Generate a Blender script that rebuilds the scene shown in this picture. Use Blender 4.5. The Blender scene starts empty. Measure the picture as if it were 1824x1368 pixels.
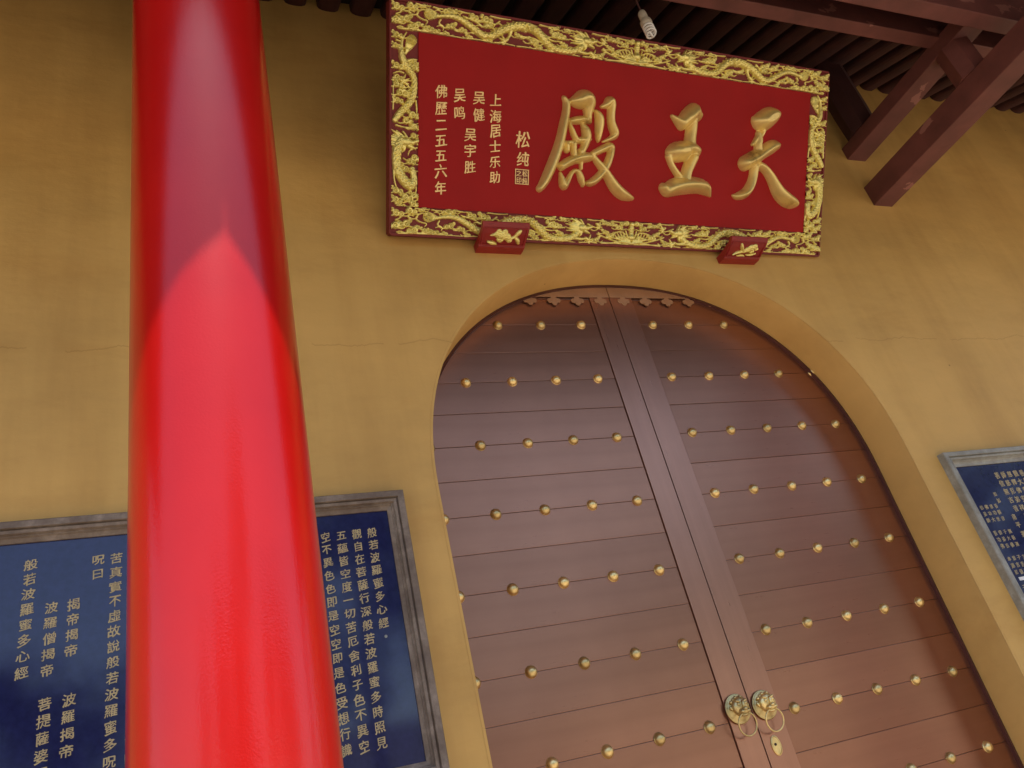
import bpy, bmesh, math, random
import numpy as np
from mathutils import Vector, Matrix

scene = bpy.context.scene
C = scene.collection
R = math.radians
random.seed(7)

# ------------------------------------------------------------------ camera
cam_d = bpy.data.cameras.new('camera')
cam_d.sensor_width = 36.0
cam_d.lens = 1409.85 / 1824 * 36
cam_d.clip_start = 0.05
cam_d.clip_end = 500
cam = bpy.data.objects.new('camera', cam_d)
C.objects.link(cam)
cam.location = (-1.8186, -2.5811, 1.5004)
cam.rotation_euler = (2.07567400, 0.22159102, -0.32368273)
scene.camera = cam

# ------------------------------------------------------------------ sky, sun, exposure
SUN_EL, SUN_AZ = R(69.7), R(5)          # azimuth measured from -Y towards +X
world = bpy.data.worlds.new('World')
scene.world = world
world.use_nodes = True
wn = world.node_tree
for n in list(wn.nodes):
    wn.nodes.remove(n)
sky = wn.nodes.new('ShaderNodeTexSky')
sky.sky_type = 'NISHITA'
sky.sun_disc = False
sky.sun_elevation = SUN_EL
sky.sun_rotation = math.pi - SUN_AZ
bg = wn.nodes.new('ShaderNodeBackground')
bg.inputs['Strength'].default_value = 0.09
wo = wn.nodes.new('ShaderNodeOutputWorld')
wn.links.new(sky.outputs[0], bg.inputs['Color'])
wn.links.new(bg.outputs[0], wo.inputs['Surface'])
sun_d = bpy.data.lights.new('sun', 'SUN')
sun_d.energy = 2.35
sun_d.angle = R(0.55)
sun_d.color = (1.0, 0.95, 0.87)
sun = bpy.data.objects.new('sun', sun_d)
C.objects.link(sun)
to_sun = Vector((math.sin(SUN_AZ) * math.cos(SUN_EL), -math.cos(SUN_AZ) * math.cos(SUN_EL), math.sin(SUN_EL)))
sun.rotation_euler = to_sun.to_track_quat('Z', 'Y').to_euler()
sun.location = (0, -6, 12)
scene.view_settings.view_transform = 'Standard'
scene.view_settings.look = 'None'
scene.view_settings.gamma = 1
scene.view_settings.exposure = 1.62
scene.view_settings.use_curve_mapping = False
scene.cycles.max_bounces = 10
scene.cycles.diffuse_bounces = 6

# ------------------------------------------------------------------ material helpers
def new_mat(name):
    m = bpy.data.materials.new(name)
    m.use_nodes = True
    nt = m.node_tree
    p = nt.nodes['Principled BSDF']
    return m, nt, p

def noise(nt, scale=5, detail=4, rough=0.55, vec=None, scl=None):
    n = nt.nodes.new('ShaderNodeTexNoise')
    n.inputs['Scale'].default_value = scale
    n.inputs['Detail'].default_value = detail
    n.inputs['Roughness'].default_value = rough
    if vec is None:
        tc = nt.nodes.new('ShaderNodeTexCoord')
        vec = tc.outputs['Object']
    if scl:
        mp = nt.nodes.new('ShaderNodeMapping')
        mp.inputs['Scale'].default_value = scl
        nt.links.new(vec, mp.inputs['Vector'])
        vec = mp.outputs[0]
    nt.links.new(vec, n.inputs['Vector'])
    return n

def ramp(nt, src, stops):
    r = nt.nodes.new('ShaderNodeValToRGB')
    els = r.color_ramp.elements
    while len(els) < len(stops):
        els.new(0.5)
    for e, (pos, col) in zip(els, stops):
        e.position = pos
        e.color = (*col, 1) if len(col) == 3 else col
    nt.links.new(src, r.inputs[0])
    return r

def mix(nt, fac, a, b, mode='MIX'):
    m = nt.nodes.new('ShaderNodeMix')
    m.data_type = 'RGBA'
    m.blend_type = mode
    for sock, v in ((m.inputs[0], fac), (m.inputs[6], a), (m.inputs[7], b)):
        if hasattr(v, 'is_linked') or hasattr(v, 'links'):
            nt.links.new(v, sock)
        elif isinstance(v, (int, float)):
            sock.default_value = v
        else:
            sock.default_value = (*v, 1)
    return m.outputs[2]

def bump(nt, p, height, strength=0.3, dist=0.01, prev=None):
    b = nt.nodes.new('ShaderNodeBump')
    b.inputs['Strength'].default_value = strength
    b.inputs['Distance'].default_value = dist
    nt.links.new(height, b.inputs['Height'])
    if prev is not None:
        nt.links.new(prev, b.inputs['Normal'])
    nt.links.new(b.outputs[0], p.inputs['Normal'])
    return b.outputs[0]

def simple(name, col, rough=0.5, metal=0.0, var=0.15, scale=8, bstr=0.15, bscale=60, coat=0.0, bdist=0.002, scl=None):
    m, nt, p = new_mat(name)
    n = noise(nt, scale, 5, scl=scl)
    lo = tuple(c * (1 - var) for c in col)
    hi = tuple(min(1, c * (1 + var)) for c in col)
    r = ramp(nt, n.outputs[0], [(0.3, lo), (0.7, hi)])
    nt.links.new(r.outputs[0], p.inputs['Base Color'])
    p.inputs['Roughness'].default_value = rough
    p.inputs['Metallic'].default_value = metal
    p.inputs['Coat Weight'].default_value = coat
    if bstr:
        b = noise(nt, bscale, 4, scl=scl)
        bump(nt, p, b.outputs[0], bstr, bdist)
    if 'brass' in name:
        oi = nt.nodes.new('ShaderNodeObjectInfo')
        hv = nt.nodes.new('ShaderNodeHueSaturation')
        nt.links.new(r.outputs[0], hv.inputs['Color'])
        ma = nt.nodes.new('ShaderNodeMath'); ma.operation = 'MULTIPLY_ADD'
        nt.links.new(oi.outputs['Random'], ma.inputs[0]); ma.inputs[1].default_value = 0.45; ma.inputs[2].default_value = 0.70
        nt.links.new(ma.outputs[0], hv.inputs['Value'])
        nt.links.new(hv.outputs[0], p.inputs['Base Color'])
    return m

def math_node(nt, op, a, b=None):
    n = nt.nodes.new('ShaderNodeMath')
    n.operation = op
    for i, v in enumerate((a, b)):
        if v is None:
            continue
        if isinstance(v, (int, float)):
            n.inputs[i].default_value = v
        else:
            nt.links.new(v, n.inputs[i])
    return n.outputs[0]

# plaster wall: trowel marks, mottling, two hairline cracks
def mat_plaster(name, col, trowel=1.0, cracks=True):
    m, nt, p = new_mat(name)
    tc = nt.nodes.new('ShaderNodeTexCoord')
    v = tc.outputs['Object']
    big = noise(nt, 1.3, 6, 0.6, v, (0.7, 1, 1.5))
    c1 = tuple(c * 0.84 for c in col)
    c2 = tuple(min(1, c * 1.12) for c in col)
    base = ramp(nt, big.outputs[0], [(0.32, c1), (0.52, col), (0.72, c2)])
    streak = noise(nt, 2.1, 8, 0.68, v, (0.55, 1, 1.5))
    st = ramp(nt, streak.outputs[0], [(0.54, (1, 1, 1)), (0.74, (0.88, 0.84, 0.78))])
    out = mix(nt, 1.0, base.outputs[0], st.outputs[0], 'MULTIPLY')
    # small dark pocks
    vo = nt.nodes.new('ShaderNodeTexVoronoi')
    vo.inputs['Scale'].default_value = 3.1
    nt.links.new(v, vo.inputs['Vector'])
    pk = ramp(nt, vo.outputs['Distance'], [(0.010, (0.35, 0.28, 0.2)), (0.018, (1, 1, 1))])
    out = mix(nt, 0.8, out, pk.outputs[0], 'MULTIPLY')
    # pale weathering drips below the eaves (stains with a shape of their own)
    drip = noise(nt, 3.0, 5, 0.6, v, (1.6, 1, 0.22))
    dr = ramp(nt, drip.outputs[0], [(0.45, (1.0, 1.0, 1.0)), (0.60, (0.88, 0.85, 0.80)), (0.75, (0.74, 0.69, 0.62))])
    out = mix(nt, 0.6, out, dr.outputs[0], 'MULTIPLY')
    if cracks:
        sep = nt.nodes.new('ShaderNodeSeparateXYZ')
        nt.links.new(v, sep.inputs[0])
        wob = noise(nt, 2.5, 8, 0.65, v, (1, 0.0, 0.0))
        w = math_node(nt, 'MULTIPLY', math_node(nt, 'SUBTRACT', wob.outputs[0], 0.5), 0.16)
        z = math_node(nt, 'SUBTRACT', math_node(nt, 'SUBTRACT', sep.outputs[2], 3.10), w)
        d = math_node(nt, 'ABSOLUTE', z)
        br = noise(nt, 3.3, 3, 0.5, v, (1.0, 0, 0.0))
        wd = math_node(nt, 'ADD', d, math_node(nt, 'MULTIPLY', math_node(nt, 'GREATER_THAN', br.outputs[0], 0.56), 1.0))
        cr = ramp(nt, wd, [(0.0, (0.82, 0.77, 0.7)), (0.0022, (1, 1, 1))])
        out = mix(nt, 1.0, out, cr.outputs[0], 'MULTIPLY')
    nt.links.new(out, p.inputs['Base Color'])
    p.inputs['Roughness'].default_value = 0.62
    p.inputs['Specular IOR Level'].default_value = 0.35
    b1 = noise(nt, 3.6, 8, 0.60, v, (0.7, 1, 1.25))
    prev = bump(nt, p, b1.outputs[0], 0.28 * trowel, 0.02)
    b2 = noise(nt, 34, 5, 0.6, v, (0.45, 1, 1.3))
    bump(nt, p, b2.outputs[0], 0.06 * trowel, 0.004, prev)
    return m

M = {}
M['plaster'] = mat_plaster('ochre_plaster', (0.63, 0.372, 0.108))
M['reveal'] = mat_plaster('orange_ochre_paint', (0.62, 0.37, 0.115), 0.35, False)

# glossy red column lacquer
m, nt, p = new_mat('red_lacquer')
n = noise(nt, 3, 4)
r = ramp(nt, n.outputs[0], [(0.3, (0.43, 0.004, 0.003)), (0.7, (0.50, 0.007, 0.004))])
nt.links.new(r.outputs[0], p.inputs['Base Color'])
p.inputs['Roughness'].default_value = 0.30
p.inputs['Specular IOR Level'].default_value = 0.10
p.inputs['Coat Weight'].default_value = 0.75
p.inputs['Coat IOR'].default_value = 1.48
p.inputs['Coat Roughness'].default_value = 0.15
b = noise(nt, 260, 2, 0.5)
pv = bump(nt, p, b.outputs[0], 0.35, 0.0008)
nt.links.new(pv, p.inputs['Coat Normal'])
b = noise(nt, 22, 4, 0.6, scl=(1, 1, 0.35))
pv = bump(nt, p, b.outputs[0], 0.12, 0.004, pv)
M['lacquer'] = m

# brushed copper sheet of the door, grain along one axis
def mat_copper(name, axis_scale, col=(0.37, 0.172, 0.105)):
    m, nt, p = new_mat(name)
    tc = nt.nodes.new('ShaderNodeTexCoord')
    v = tc.outputs['Object']
    oi = nt.nodes.new('ShaderNodeObjectInfo')
    n1 = noise(nt, 3, 4, 0.6, v, axis_scale)
    lo = tuple(c * 0.92 for c in col); hi = tuple(c * 1.06 for c in col)
    r = ramp(nt, n1.outputs[0], [(0.3, lo), (0.7, hi)])
    hv = nt.nodes.new('ShaderNodeHueSaturation')
    nt.links.new(r.outputs[0], hv.inputs['Color'])
    nt.links.new(math_node(nt, 'ADD', math_node(nt, 'MULTIPLY', oi.outputs['Random'], 0.12), 0.93), hv.inputs['Value'])
    blotch = noise(nt, 2.2, 5, 0.6, v)
    bl = ramp(nt, blotch.outputs[0], [(0.35, (0.90, 0.89, 0.90)), (0.65, (1, 1, 1))])
    out = mix(nt, 1.0, hv.outputs[0], bl.outputs[0], 'MULTIPLY')
    nt.links.new(out, p.inputs['Base Color'])
    p.inputs['Metallic'].default_value = 0.85
    n2 = noise(nt, 14, 6, 0.7, v, axis_scale)
    rr = ramp(nt, n2.outputs[0], [(0.3, (0.27,) * 3), (0.7, (0.32,) * 3)])
    nt.links.new(rr.outputs[0], p.inputs['Roughness'])
    n3 = noise(nt, 90, 4, 0.6, v, axis_scale)
    bump(nt, p, n3.outputs[0], 0.025, 0.0008)
    return m
M['copper_h'] = mat_copper('brushed_copper_horizontal', (0.25, 1, 6))
M['copper_v'] = mat_copper('brushed_copper_vertical', (6, 1, 0.25), (0.41, 0.200, 0.130))
M['copper_trim'] = simple('copper_trim', (0.38, 0.20, 0.105), 0.5, 0.3, 0.1)
M['dark_gap'] = simple('dark_door_core', (0.035, 0.008, 0.006), 0.7)
M['frame_dark'] = simple('dark_copper_frame', (0.12, 0.050, 0.045), 0.4, 0.5)
M['brass'] = simple('stud_brass', (0.78, 0.57, 0.24), 0.33, 0.85, 0.2, 30, 0.25, 90)
M['brass_old'] = simple('knocker_brass', (0.78, 0.60, 0.27), 0.30, 0.85, 0.25, 25, 0.2, 120)
M['gold_frame'] = simple('yellow_gold_paint', (0.86, 0.74, 0.24), 0.32, 0.65, 0.12, 30, 0.15, 200, bdist=0.0008)
# big characters: gilding with rubbed brown patches
m, nt, p = new_mat('rubbed_gilding')
n = noise(nt, 9, 7, 0.65)
r = ramp(nt, n.outputs[0], [(0.30, (0.36, 0.24, 0.07)), (0.40, (0.74, 0.55, 0.19)), (0.7, (0.92, 0.72, 0.28))])
nt.links.new(r.outputs[0], p.inputs['Base Color'])
p.inputs['Metallic'].default_value = 0.55
p.inputs['Roughness'].default_value = 0.36
b = noise(nt, 28, 5, 0.6)
bump(nt, p, b.outputs[0], 0.3, 0.003)
M['gilding'] = m
M['gold_text'] = simple('pale_gold_leaf', (0.90, 0.62, 0.27), 0.45, 0.35, 0.15, 40, 0)
M['board_red'] = simple('plaque_red', (0.32, 0.006, 0.006), 0.55, 0, 0.07, 4, 0.05, 40)
M['board_red'].node_tree.nodes['Principled BSDF'].inputs['Specular IOR Level'].default_value = 0.2
M['board_back'] = simple('frame_backing_red', (0.16, 0.010, 0.008), 0.6, 0, 0.1, 8, 0.1, 40)
M['bracket_red'] = simple('bracket_red', (0.26, 0.014, 0.012), 0.45, 0, 0.12, 12, 0.15, 50)

# dark navy polished stone
m, nt, p = new_mat('navy_granite')
n = noise(nt, 40, 6, 0.7)
r = ramp(nt, n.outputs[0], [(0.35, (0.010, 0.010, 0.056)), (0.65, (0.016, 0.017, 0.080))])
nt.links.new(r.outputs[0], p.inputs['Base Color'])
p.inputs['Roughness'].default_value = 0.07
p.inputs['Specular IOR Level'].default_value = 0.55
b = noise(nt, 6, 3)
bump(nt, p, b.outputs[0], 0.03, 0.004)
M['granite'] = m
M['panel_text'] = simple('panel_gold', (0.50, 0.38, 0.19), 0.6, 0.1, 0.15, 60, 0)

# moulded grey-brown stone of the panel surrounds
def mat_stone(name, a, b_, c):
    m, nt, p = new_mat(name)
    n = noise(nt, 14, 8, 0.7)
    r = ramp(nt, n.outputs[0], [(0.3, a), (0.5, b_), (0.62, c), (0.72, tuple(min(1, x * 1.5) for x in c))])
    nt.links.new(r.outputs[0], p.inputs['Base Color'])
    p.inputs['Roughness'].default_value = 0.7
    bn = noise(nt, 45, 7, 0.7)
    bump(nt, p, bn.outputs[0], 0.3, 0.003)
    return m
M['stone_brown'] = mat_stone('brown_stone', (0.115, 0.078, 0.058), (0.185, 0.135, 0.10), (0.26, 0.20, 0.155))
M['stone_grey'] = mat_stone('grey_stone', (0.20, 0.185, 0.15), (0.29, 0.275, 0.235), (0.36, 0.35, 0.31))

# roof timber paint with peeling patches
def mat_timber(name, col, peel=True, rough=0.6):
    m, nt, p = new_mat(name)
    n = noise(nt, 6, 6, 0.6)
    r = ramp(nt, n.outputs[0], [(0.3, tuple(c * 0.75 for c in col)), (0.7, tuple(c * 1.25 for c in col))])
    out = r.outputs[0]
    bh = noise(nt, 40, 5, 0.6)
    if peel:
        tc = nt.nodes.new('ShaderNodeTexCoord')
        oi = nt.nodes.new('ShaderNodeObjectInfo')
        va = nt.nodes.new('ShaderNodeVectorMath'); va.operation = 'ADD'
        nt.links.new(tc.outputs['Object'], va.inputs[0]); nt.links.new(oi.outputs['Location'], va.inputs[1])
        pn = noise(nt, 7.5, 5, 0.55, va.outputs[0], (0.55, 0.55, 1))
        pm = ramp(nt, pn.outputs[0], [(0.625, (0, 0, 0)), (0.632, (1, 1, 1))])
        out = mix(nt, pm.outputs[0], out, (0.31, 0.125, 0.10))
        bump(nt, p, pm.outputs[0], -0.4, 0.002)
    else:
        bump(nt, p, bh.outputs[0], 0.25, 0.003)
    nt.links.new(out, p.inputs['Base Color'])
    p.inputs['Roughness'].default_value = rough
    return m
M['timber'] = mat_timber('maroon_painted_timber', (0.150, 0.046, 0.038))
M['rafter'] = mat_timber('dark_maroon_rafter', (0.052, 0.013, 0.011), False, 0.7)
M['roof_board'] = simple('dark_brown_roof_board', (0.018, 0.010, 0.008), 0.85)  # boards above the rafters, one very dark brown all over
M['tile'] = simple('grey_clay_tile', (0.12, 0.12, 0.125), 0.75, 0, 0.25, 12, 0.3, 40)
M['white_plastic'] = simple('white_lamp_glass', (0.70, 0.68, 0.64), 0.35, 0, 0.05)
M['cream_plastic'] = simple('cream_ceramic', (0.42, 0.36, 0.27), 0.4, 0, 0.1)
M['cord'] = simple('brown_cord', (0.09, 0.035, 0.03), 0.6, 0, 0.1)
M['strip_white'] = simple('flat_white', (0.78, 0.76, 0.74), 0.7, 0, 0.03)
M['bark'] = simple('tree_bark', (0.11, 0.08, 0.06), 0.9, 0, 0.3, 14, 0.6, 30, bdist=0.02)
M['leaf'] = simple('tree_leaf', (0.045, 0.085, 0.022), 0.55, 0, 0.4, 2, 0)
M['hall_wall'] = simple('opposite_hall_plaster', (0.48, 0.33, 0.14), 0.8, 0, 0.1, 1)
M['hall_wood'] = simple('opposite_hall_wood', (0.16, 0.03, 0.02), 0.6, 0, 0.1, 3)

# paving: pale stone slabs with joints
m, nt, p = new_mat('courtyard_paving')
tc = nt.nodes.new('ShaderNodeTexCoord')
br = nt.nodes.new('ShaderNodeTexBrick')
nt.links.new(tc.outputs['Object'], br.inputs['Vector'])
br.inputs['Scale'].default_value = 1.0
br.inputs['Brick Width'].default_value = 0.8
br.inputs['Row Height'].default_value = 0.4
br.inputs['Mortar Size'].default_value = 0.006
br.inputs['Color1'].default_value = (0.36, 0.30, 0.225, 1)
br.inputs['Color2'].default_value = (0.41, 0.345, 0.26, 1)
br.inputs['Mortar'].default_value = (0.09, 0.08, 0.07, 1)
n = noise(nt, 6, 7, 0.65)
r = ramp(nt, n.outputs[0], [(0.3, (0.8, 0.8, 0.8)), (0.7, (1, 1, 1))])
nt.links.new(mix(nt, 1.0, br.outputs[0], r.outputs[0], 'MULTIPLY'), p.inputs['Base Color'])
p.inputs['Roughness'].default_value = 0.8
bump(nt, p, n.outputs[0], 0.3, 0.005)
M['paving'] = m

# ------------------------------------------------------------------ object helpers
def mesh_obj(name, me, m, parent=None):
    o = bpy.data.objects.new(name, me)
    if m is not None and not me.materials:
        me.materials.append(m)
    C.objects.link(o)
    if parent is not None:
        o.parent = parent
    return o

def obj(name, bm, m, parent=None, smooth=False):
    me = bpy.data.meshes.new(name)
    bmesh.ops.recalc_face_normals(bm, faces=bm.faces)
    bm.to_mesh(me)
    bm.free()
    if smooth:
        for f in me.polygons:
            f.use_smooth = True
    return mesh_obj(name, me, m, parent)

def share(src, parent, loc=None, name=None):
    c = src.copy()
    if name:
        c.name = name
    C.objects.link(c)
    c.parent = parent
    if loc is not None:
        c.location = loc
    return c

def thing(name, label, cat, loc=(0, 0, 0), group=None):
    o = bpy.data.objects.new(name, None)
    o.empty_display_size = 0.1
    C.objects.link(o)
    o.location = loc
    o['label'] = label
    o['category'] = cat
    if group:
        o['group'] = group
    return o

def box(bm, x0, x1, y0, y1, z0, z1, bev=0.0):
    vs = [bm.verts.new(v) for v in [(x0, y0, z0), (x1, y0, z0), (x1, y1, z0), (x0, y1, z0), (x0, y0, z1), (x1, y0, z1), (x1, y1, z1), (x0, y1, z1)]]
    fs = [bm.faces.new([vs[i] for i in f]) for f in [(0, 3, 2, 1), (4, 5, 6, 7), (0, 1, 5, 4), (1, 2, 6, 5), (2, 3, 7, 6), (3, 0, 4, 7)]]
    if bev:
        es = list({e for f in fs for e in f.edges})
        bmesh.ops.bevel(bm, geom=es, offset=bev, segments=2, affect='EDGES', profile=0.7)

def box_obj(name, x0, x1, y0, y1, z0, z1, m, parent=None, bev=0.0):
    bm = bmesh.new()
    box(bm, x0, x1, y0, y1, z0, z1, bev)
    return obj(name, bm, m, parent)

def lathe(bm, prof, seg=32, axis='z', origin=(0, 0, 0)):
    o = Vector(origin)
    rings = []
    for r_, h in prof:
        ring = []
        for i in range(seg):
            a = 2 * math.pi * i / seg
            if axis == 'z':
                v = (r_ * math.cos(a), r_ * math.sin(a), h)
            else:  # axis along -y: h counts towards the viewer
                v = (r_ * math.cos(a), -h, r_ * math.sin(a))
            ring.append(bm.verts.new(o + Vector(v)))
        rings.append(ring)
    for a, b_ in zip(rings, rings[1:]):
        for i in range(seg):
            bm.faces.new((a[i], a[(i + 1) % seg], b_[(i + 1) % seg], b_[i]))
    bm.faces.new(rings[0])
    bm.faces.new(rings[-1])

def tube(bm, pts, rad, seg=8, closed=False):
    pts = [Vector(q) for q in pts]
    n = len(pts)
    rings = []
    up = None
    for i, q in enumerate(pts):
        if closed:
            t = (pts[(i + 1) % n] - pts[i - 1]).normalized()
        else:
            t = (pts[min(i + 1, n - 1)] - pts[max(i - 1, 0)]).normalized()
        if up is None:
            up = t.orthogonal().normalized()
        else:
            up = (up - t * up.dot(t)).normalized()
        s = t.cross(up)
        r_ = rad[i] if isinstance(rad, (list, tuple)) else rad
        rings.append([bm.verts.new(q + (up * math.cos(a) + s * math.sin(a)) * r_) for a in [2 * math.pi * k / seg for k in range(seg)]])
    m_ = n if closed else n - 1
    for i in range(m_):
        a, b_ = rings[i], rings[(i + 1) % n]
        for k in range(seg):
            bm.faces.new((a[k], a[(k + 1) % seg], b_[(k + 1) % seg], b_[k]))
    if not closed:
        bm.faces.new(rings[0])
        bm.faces.new(list(reversed(rings[-1])))

def prism_x(bm, prof, x0, x1):
    a = [bm.verts.new((x0, y, z)) for y, z in prof]
    b_ = [bm.verts.new((x1, y, z)) for y, z in prof]
    n = len(prof)
    bm.faces.new(a)
    bm.faces.new(list(reversed(b_)))
    for i in range(n):
        bm.faces.new((a[i], b_[i], b_[(i + 1) % n], a[(i + 1) % n]))

def ellipsoid(bm, c, r_, seg=12, rings=8, rot=None):
    mt = Matrix.Translation(c)
    if rot is not None:
        mt = mt @ rot
    mt = mt @ Matrix.Diagonal((*r_, 1))
    bmesh.ops.create_uvsphere(bm, u_segments=seg, v_segments=rings, radius=1, matrix=mt)

# ------------------------------------------------------------------ ground
g = box_obj('ground', -60, 60, -60, 8, -0.60, -0.15, M['paving']); g['kind'] = 'structure'
pf = box_obj("porch_floor", -9, 9, -2.35, 0.6, -0.149, 0.0, M['paving'], None, 0.012); pf['kind'] = 'structure'

# ------------------------------------------------------------------ temple wall with arched opening
AC, AW, AS, AH, AN = 0.03, 1.075, 2.50, 1.045, 2.2     # centre, half width, springing, rise, exponent
def arch_z(x):
    q = min(1, abs(x - AC) / AW)
    return AS + AH * (1 - q ** AN) ** (1 / AN)
def arch_pts(n=72, grow=0.0):
    out = []
    for i in range(n + 1):
        a = math.pi * (1 - i / n)
        ca, sa = math.cos(a), math.sin(a)
        x = AC + (AW + grow) * math.copysign(abs(ca) ** (2 / AN), ca)
        z = AS + (AH + grow) * abs(sa) ** (2 / AN)
        out.append((x, z))
    return out
wall = thing('temple_wall', 'ochre yellow plastered wall of the hall with the arched doorway cut through it', 'wall', (0, 0, 0))
WF = -0.20
WX0, WX1, WZ = -8.5, 8.5, 5.35
bm = bmesh.new()
ap = arch_pts()
def quad(bm, pts):
    bm.faces.new([bm.verts.new(q) for q in pts])
for (xa, za), (xb, zb) in zip(ap, ap[1:]):
    if xb - xa > 1e-5:
        quad(bm, [(xa, WF, za), (xb, WF, zb), (xb, WF, WZ), (xa, WF, WZ)])
quad(bm, [(WX0, WF, 0), (AC - AW, WF, 0), (AC - AW, WF, AS), (WX0, WF, AS)])
quad(bm, [(WX0, WF, AS), (AC - AW, WF, AS), (AC - AW, WF, WZ), (WX0, WF, WZ)])
quad(bm, [(AC + AW, WF, 0), (WX1, WF, 0), (WX1, WF, AS), (AC + AW, WF, AS)])
quad(bm, [(AC + AW, WF, AS), (WX1, WF, AS), (WX1, WF, WZ), (AC + AW, WF, WZ)])
bmesh.ops.remove_doubles(bm, verts=bm.verts, dist=1e-5)
# the wall's ends, top and back
for x in (WX0, WX1):
    quad(bm, [(x, WF, 0), (x, 0.25, 0), (x, 0.25, WZ), (x, WF, WZ)])
quad(bm, [(WX0, WF, WZ), (WX1, WF, WZ), (WX1, 0.25, WZ), (WX0, 0.25, WZ)])
quad(bm, [(WX0, 0.25, 0), (WX1, 0.25, 0), (WX1, 0.25, WZ), (WX0, 0.25, WZ)])
me = bpy.data.meshes.new('plaster_face'); bm.to_mesh(me); bm.free()
mesh_obj('plaster_face', me, M['plaster'], wall)
# rounded reveal band (its own paint)
bm = bmesh.new()
prof = [(0.0, WF + 0.012), (0.0035, WF + 0.0035), (0.012, WF - 0.0006)]
path = [(AC - AW, 0.0)] + arch_pts(96) + [(AC + AW, 0.0)]
rows = []
for k, (gx, gy) in enumerate([(0, -0.002), (0, WF + 0.010), (0.003, WF + 0.003), (0.010, WF - 0.0008)]):
    row = []
    for (x, z) in [(AC - AW - gx, 0.0)] + arch_pts(96, gx) + [(AC + AW + gx, 0.0)]:
        row.append(bm.verts.new((x, gy, z)))
    rows.append(row)
for a, b_ in zip(rows, rows[1:]):
    for i in range(len(a) - 1):
        bm.faces.new((a[i], a[i + 1], b_[i + 1], b_[i]))
obj('arch_reveal', bm, M['reveal'], wall, True)
# slim dark copper frame following the back edge of the reveal
bm = bmesh.new()
rows = []
for gx, gy in [(0.05, -0.0010), (-0.013, -0.0170), (-0.013, 0.03)]:
    rows.append([bm.verts.new((x, gy, z)) for (x, z) in [(AC - AW - gx, 0.0)] + arch_pts(96, gx) + [(AC + AW + gx, 0.0)]])
for a, b_ in zip(rows, rows[1:]):
    for i in range(len(a) - 1):
        bm.faces.new((a[i], a[i + 1], b_[i + 1], b_[i]))
obj('door_frame', bm, M['frame_dark'], wall)
box_obj('door_recess', -1.25, 1.30, 0.036, 0.06, 0, 3.7, M['dark_gap'], wall)

# ------------------------------------------------------------------ door leaves
Z0, ROW = 3.325, 0.2830
def knocker(parent, x, z):
    k = bpy.data.objects.new('knocker', None)
    C.objects.link(k); k.parent = parent; k.location = (x, -0.010, z); k.empty_display_size = 0.05
    bm = bmesh.new()
    lathe(bm, [(0.049, 0), (0.051, 0.003), (0.049, 0.0055), (0.045, 0.0045), (0.041, 0.006), (0.030, 0.013), (0.004, 0.018)], 40, 'y')
    obj('back_plate', bm, M['brass_old'], k, True)
    bm = bmesh.new()
    ellipsoid(bm, (0, -0.020, 0.006), (0.033, 0.022, 0.034), 20, 12)          # skull
    ellipsoid(bm, (0, -0.036, -0.012), (0.021, 0.016, 0.013), 14, 8)          # muzzle
    ellipsoid(bm, (0, -0.050, -0.006), (0.009, 0.007, 0.007), 10, 6)          # nose tip
    ellipsoid(bm, (0, -0.042, 0.006), (0.006, 0.009, 0.018), 10, 6)           # bridge
    ellipsoid(bm, (0, -0.034, -0.025), (0.016, 0.012, 0.005), 12, 6)          # lower jaw
    for s in (-1, 1):
        ellipsoid(bm, (s * 0.014, -0.038, 0.012), (0.0075, 0.006, 0.006), 10, 6)     # eye
        ellipsoid(bm, (s * 0.015, -0.037, 0.021), (0.011, 0.007, 0.004), 10, 6, Matrix.Rotation(s * -0.4, 4, 'Y'))   # brow
        ellipsoid(bm, (s * 0.034, -0.016, 0.004), (0.006, 0.006, 0.010), 10, 6, Matrix.Rotation(s * 0.5, 4, 'Y'))     # ear
        ellipsoid(bm, (s * 0.011, -0.046, -0.013), (0.010, 0.007, 0.006), 10, 6)     # cheek
        for q in range(3):
            ellipsoid(bm, (s * (0.010 + 0.009 * q), -0.022 + 0.003 * q, 0.036 - 0.006 * q), (0.007, 0.008, 0.006), 8, 5)  # curls
    obj('lion_head', bm, M['brass_old'], k, True)
    bm = bmesh.new()
    rr = 0.037
    tube(bm, [(rr * math.sin(a), -0.040 + 0.016 * (1 - math.cos(a)) * 0.5, -0.055 + rr * math.cos(a)) for a in [2 * math.pi * i / 40 for i in range(40)]], 0.0030, 10, True)
    obj('ring', bm, M['brass_old'], k, True)
    return k

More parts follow.
